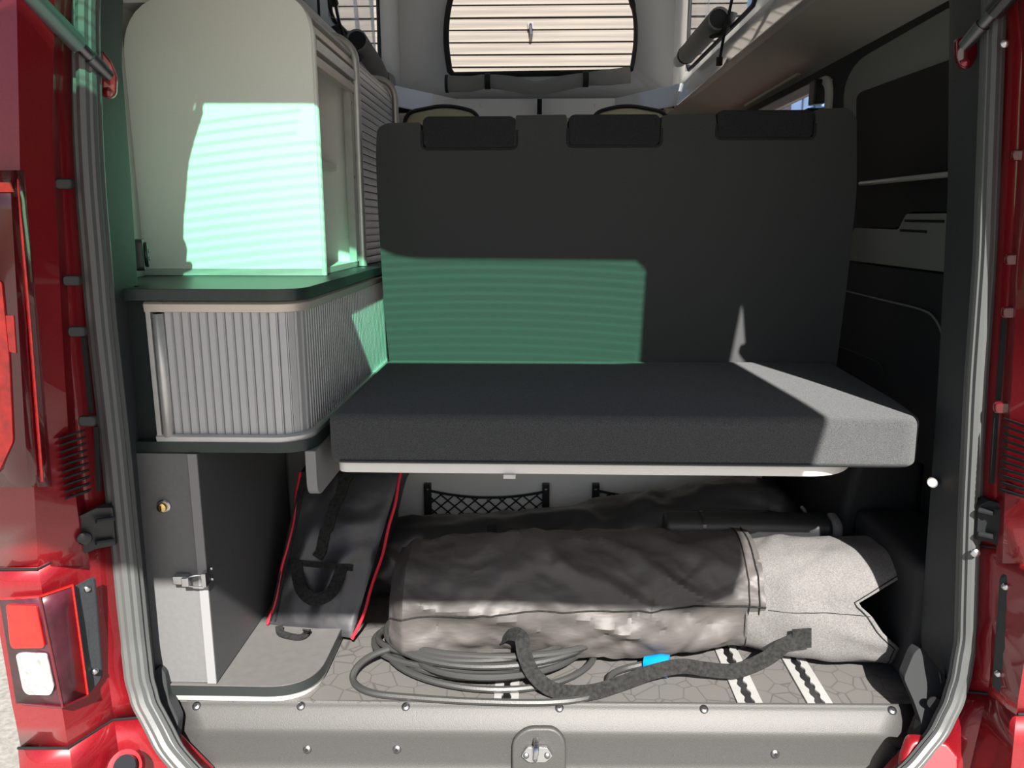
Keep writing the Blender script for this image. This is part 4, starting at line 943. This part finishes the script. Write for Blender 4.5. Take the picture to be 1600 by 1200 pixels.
# side walls with mesh windows
for sgn in (-1, 1):
    X = .635 * sgn
    if sgn < 0: y0, y1 = onX(514, 60, X).y, onX(590, 60, X).y
    else: y0, y1 = onX(1184, 40, X).y, onX(1079, 40, X).y
    hole = rounded([V((y0, F + 1.43)), V((y1, F + 1.43)), V((y1, F + 1.86)), V((y0, F + 1.68))], .05, 5)
    cen = V(((y0 + y1) / 2, F + 1.56))
    wall = [V((.30, ZTB)), V((YT, ZTB)), V((YT, zt_)), V((.30, F + 1.47))]
    ro, ri = resample(wall, 120), resample(hole, 120)
    # cloth billows a little
    obj('side_wall', ringwall(ro, ri, lambda p: V((X + .0 * p.x, p.x, p.y))), 'tent_canvas', tn, solid=.003)
    obj('window_binding', tube([V((X - sgn * .006, p.x, p.y)) for p in ri], .008, 6, closed=True), 'net', tn)
    g = []; fcs = []; nn = 28
    for i in range(nn + 1):
        for j in range(9):
            u = i / nn; y = y0 + (y1 - y0) * u; zt2 = F + 1.68 + .18 * u
            g.append(V((X + .014 * math.sin(u * 17 + j * .25) + .006 * math.sin(u * 41), y, F + 1.43 + (zt2 - F - 1.43) * j / 8)))
    fcs = [[i * 9 + j, i * 9 + j + 1, (i + 1) * 9 + j + 1, (i + 1) * 9 + j] for i in range(nn) for j in range(8)]
    obj('window_mesh', (g, fcs), 'mesh_cloth', tn)
    # zip lines
    for yy in ((y0 - .12, y0 - .28) if sgn < 0 else (y0 - .14,)):
        obj('zip_line', tube([V((X - sgn * .004, yy, ZTB)), V((X - sgn * .004, yy, F + 1.47 + .95 * (yy - .3) / 2.4))], .005, 6), 'net', tn)
    # rolled blind below the window
    xr = .585 * sgn
    if sgn < 0: a, m_, b = onX(557, 62, xr), onX(585, 104, xr), onX(594, 122, xr); e = onX(612, 134, xr + .01)
    else: a, m_, b = onX(1124, 28, xr), onX(1085, 72, xr), onX(1072, 86, xr); e = onX(1060, 96, xr - .01)
    d_ = (m_ - a)
    ro_ = obj('rolled_blind', tube(smoothpath([a, a.lerp(m_, .5), m_, b], 5), [.033] * 6 + [.034] * 5 + [.033] * 4 + [.024], 18, cap=False), 'tent_canvas', tn, solid=.003)
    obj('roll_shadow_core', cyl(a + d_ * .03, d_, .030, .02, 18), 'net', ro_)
    obj('roll_tail', tube(smoothpath([b, b.lerp(e, .5), e], 5), [.018, .024, .031, .036, .038, .038, .037, .034, .028, .018, .006][:11], 12, flat=.7), 'tent_canvas', ro_)
    obj('roll_strap', tube([b - (b - m_).normalized() * .012, b + (b - m_).normalized() * .006], [.036, .034], 14), 'net', ro_)
    s0 = onX(524, 50, X + .01) if sgn < 0 else onX(1146, 30, X - .01)
    obj('roll_cradle', tube(smoothpath([s0 + V((0, 0, .02)), s0 + V((-sgn * .02, .03, -.03)), a + V((0, .06, -.04))], 6), .022, 8, flat=.35), 'net', ro_)
    if sgn < 0: cordp = [onX(519, -20, -.60), onX(527, 22, -.60), onX(535, 52, -.60), onX(541, 78, -.58)]
    else: cordp = [onX(1148, -20, .56), onX(1137, 30, .555), onX(1130, 62, .553), onX(1124, 96, .57)]
    cd_ = obj('elastic_cord', tube(smoothpath(cordp, 5), .0045, 8), 'net', tn)
    obj('cord_end', tube([cordp[-1] + V((0, 0, .012)), cordp[-1] - V((0, 0, .012))], .010, 8), 'net', cd_)
    if sgn < 0: obj('cord_toggle', tube([onX(520, -4, -.60), onX(523, 6, -.60)], .012, 8), 'net', cd_)
# rigid roof shell over the tent
rs = hexa([V((-.70, .22, F + 1.45)), V((.70, .22, F + 1.45)), V((.70, 2.80, F + 2.46)), V((-.70, 2.80, F + 2.46))],
          [V((-.70, .22, F + 1.50)), V((.70, .22, F + 1.50)), V((.70, 2.80, F + 2.52)), V((-.70, 2.80, F + 2.52))])
obj('roof_shell', rs, 'felt_white', tn)

# ================================================================== OUTSIDE
# timber building: planks one by one
bl = thing('timber_building', (-3.0, 8.3, 0), 'weathered wooden plank wall of a building behind the tent window', 'building')
obj('wall_core', box(-9.0, 2.28, 8.05, 11.0, 0, 5.0), 'plank_dark', bl)
ph = .128; pk_ = None
for k in range(39):
    z = .01 + k * ph; dy = random.uniform(-.004, .004)
    o = obj('plank', hexa([V((-9.0, 8.0 + dy, z)), V((2.3, 8.0 + dy, z)), V((2.3, 8.05, z)), V((-9.0, 8.05, z))],
            [V((-9.0, 8.018 + dy, z + ph - .012)), V((2.3, 8.018 + dy, z + ph - .012)), V((2.3, 8.05, z + ph - .012)), V((-9.0, 8.05, z + ph - .012))]), 'plank', bl)
q_ = onY(829, 50, 7.99)
hk = tag(obj('wall_hook', join(tube([q_ + V((0, .01, .09)), q_ + V((0, -.03, .05)), q_ + V((.01, -.04, -.03)), q_ + V((0, .01, -.09))], .018, 8), box(q_.x - .03, q_.x + .03, 7.975, 7.999, q_.z + .03, q_.z + .10)), 'dark_steel', None), 'small metal bracket on the wooden plank wall', 'bracket')
# blue metal building
b2_ = thing('blue_building', (7, 13, 0), 'blue corrugated metal building seen through the side window', 'building')
x0 = onY(1237, 150, 12.5).x; zt2 = onY(1250, 141, 12.5).z
obj('wall_core', box(x0, x0 + 7, 12.55, 17, 0, zt2), 'blue_sheet', b2_)
for k in range(32):
    obj('sheet_rib', box(x0 + k * .2, x0 + .1 + k * .2, 12.48, 12.56, 0, zt2), 'blue_sheet', b2_)
obj('roof_edge', box(x0 - .1, x0 + 7.1, 12.4, 17, zt2, zt2 + .1), 'white_panel', b2_)
obj('stair_rail', tube([onY(1239, 160, 12.3), onY(1262, 148, 12.3)], .05, 8), 'brown_rail', b2_)
obj('stair_rail', tube([onY(1262, 148, 12.3), V((x0 + 5.5, 12.3, zt2 * .97))], .05, 8), 'brown_rail', b2_)
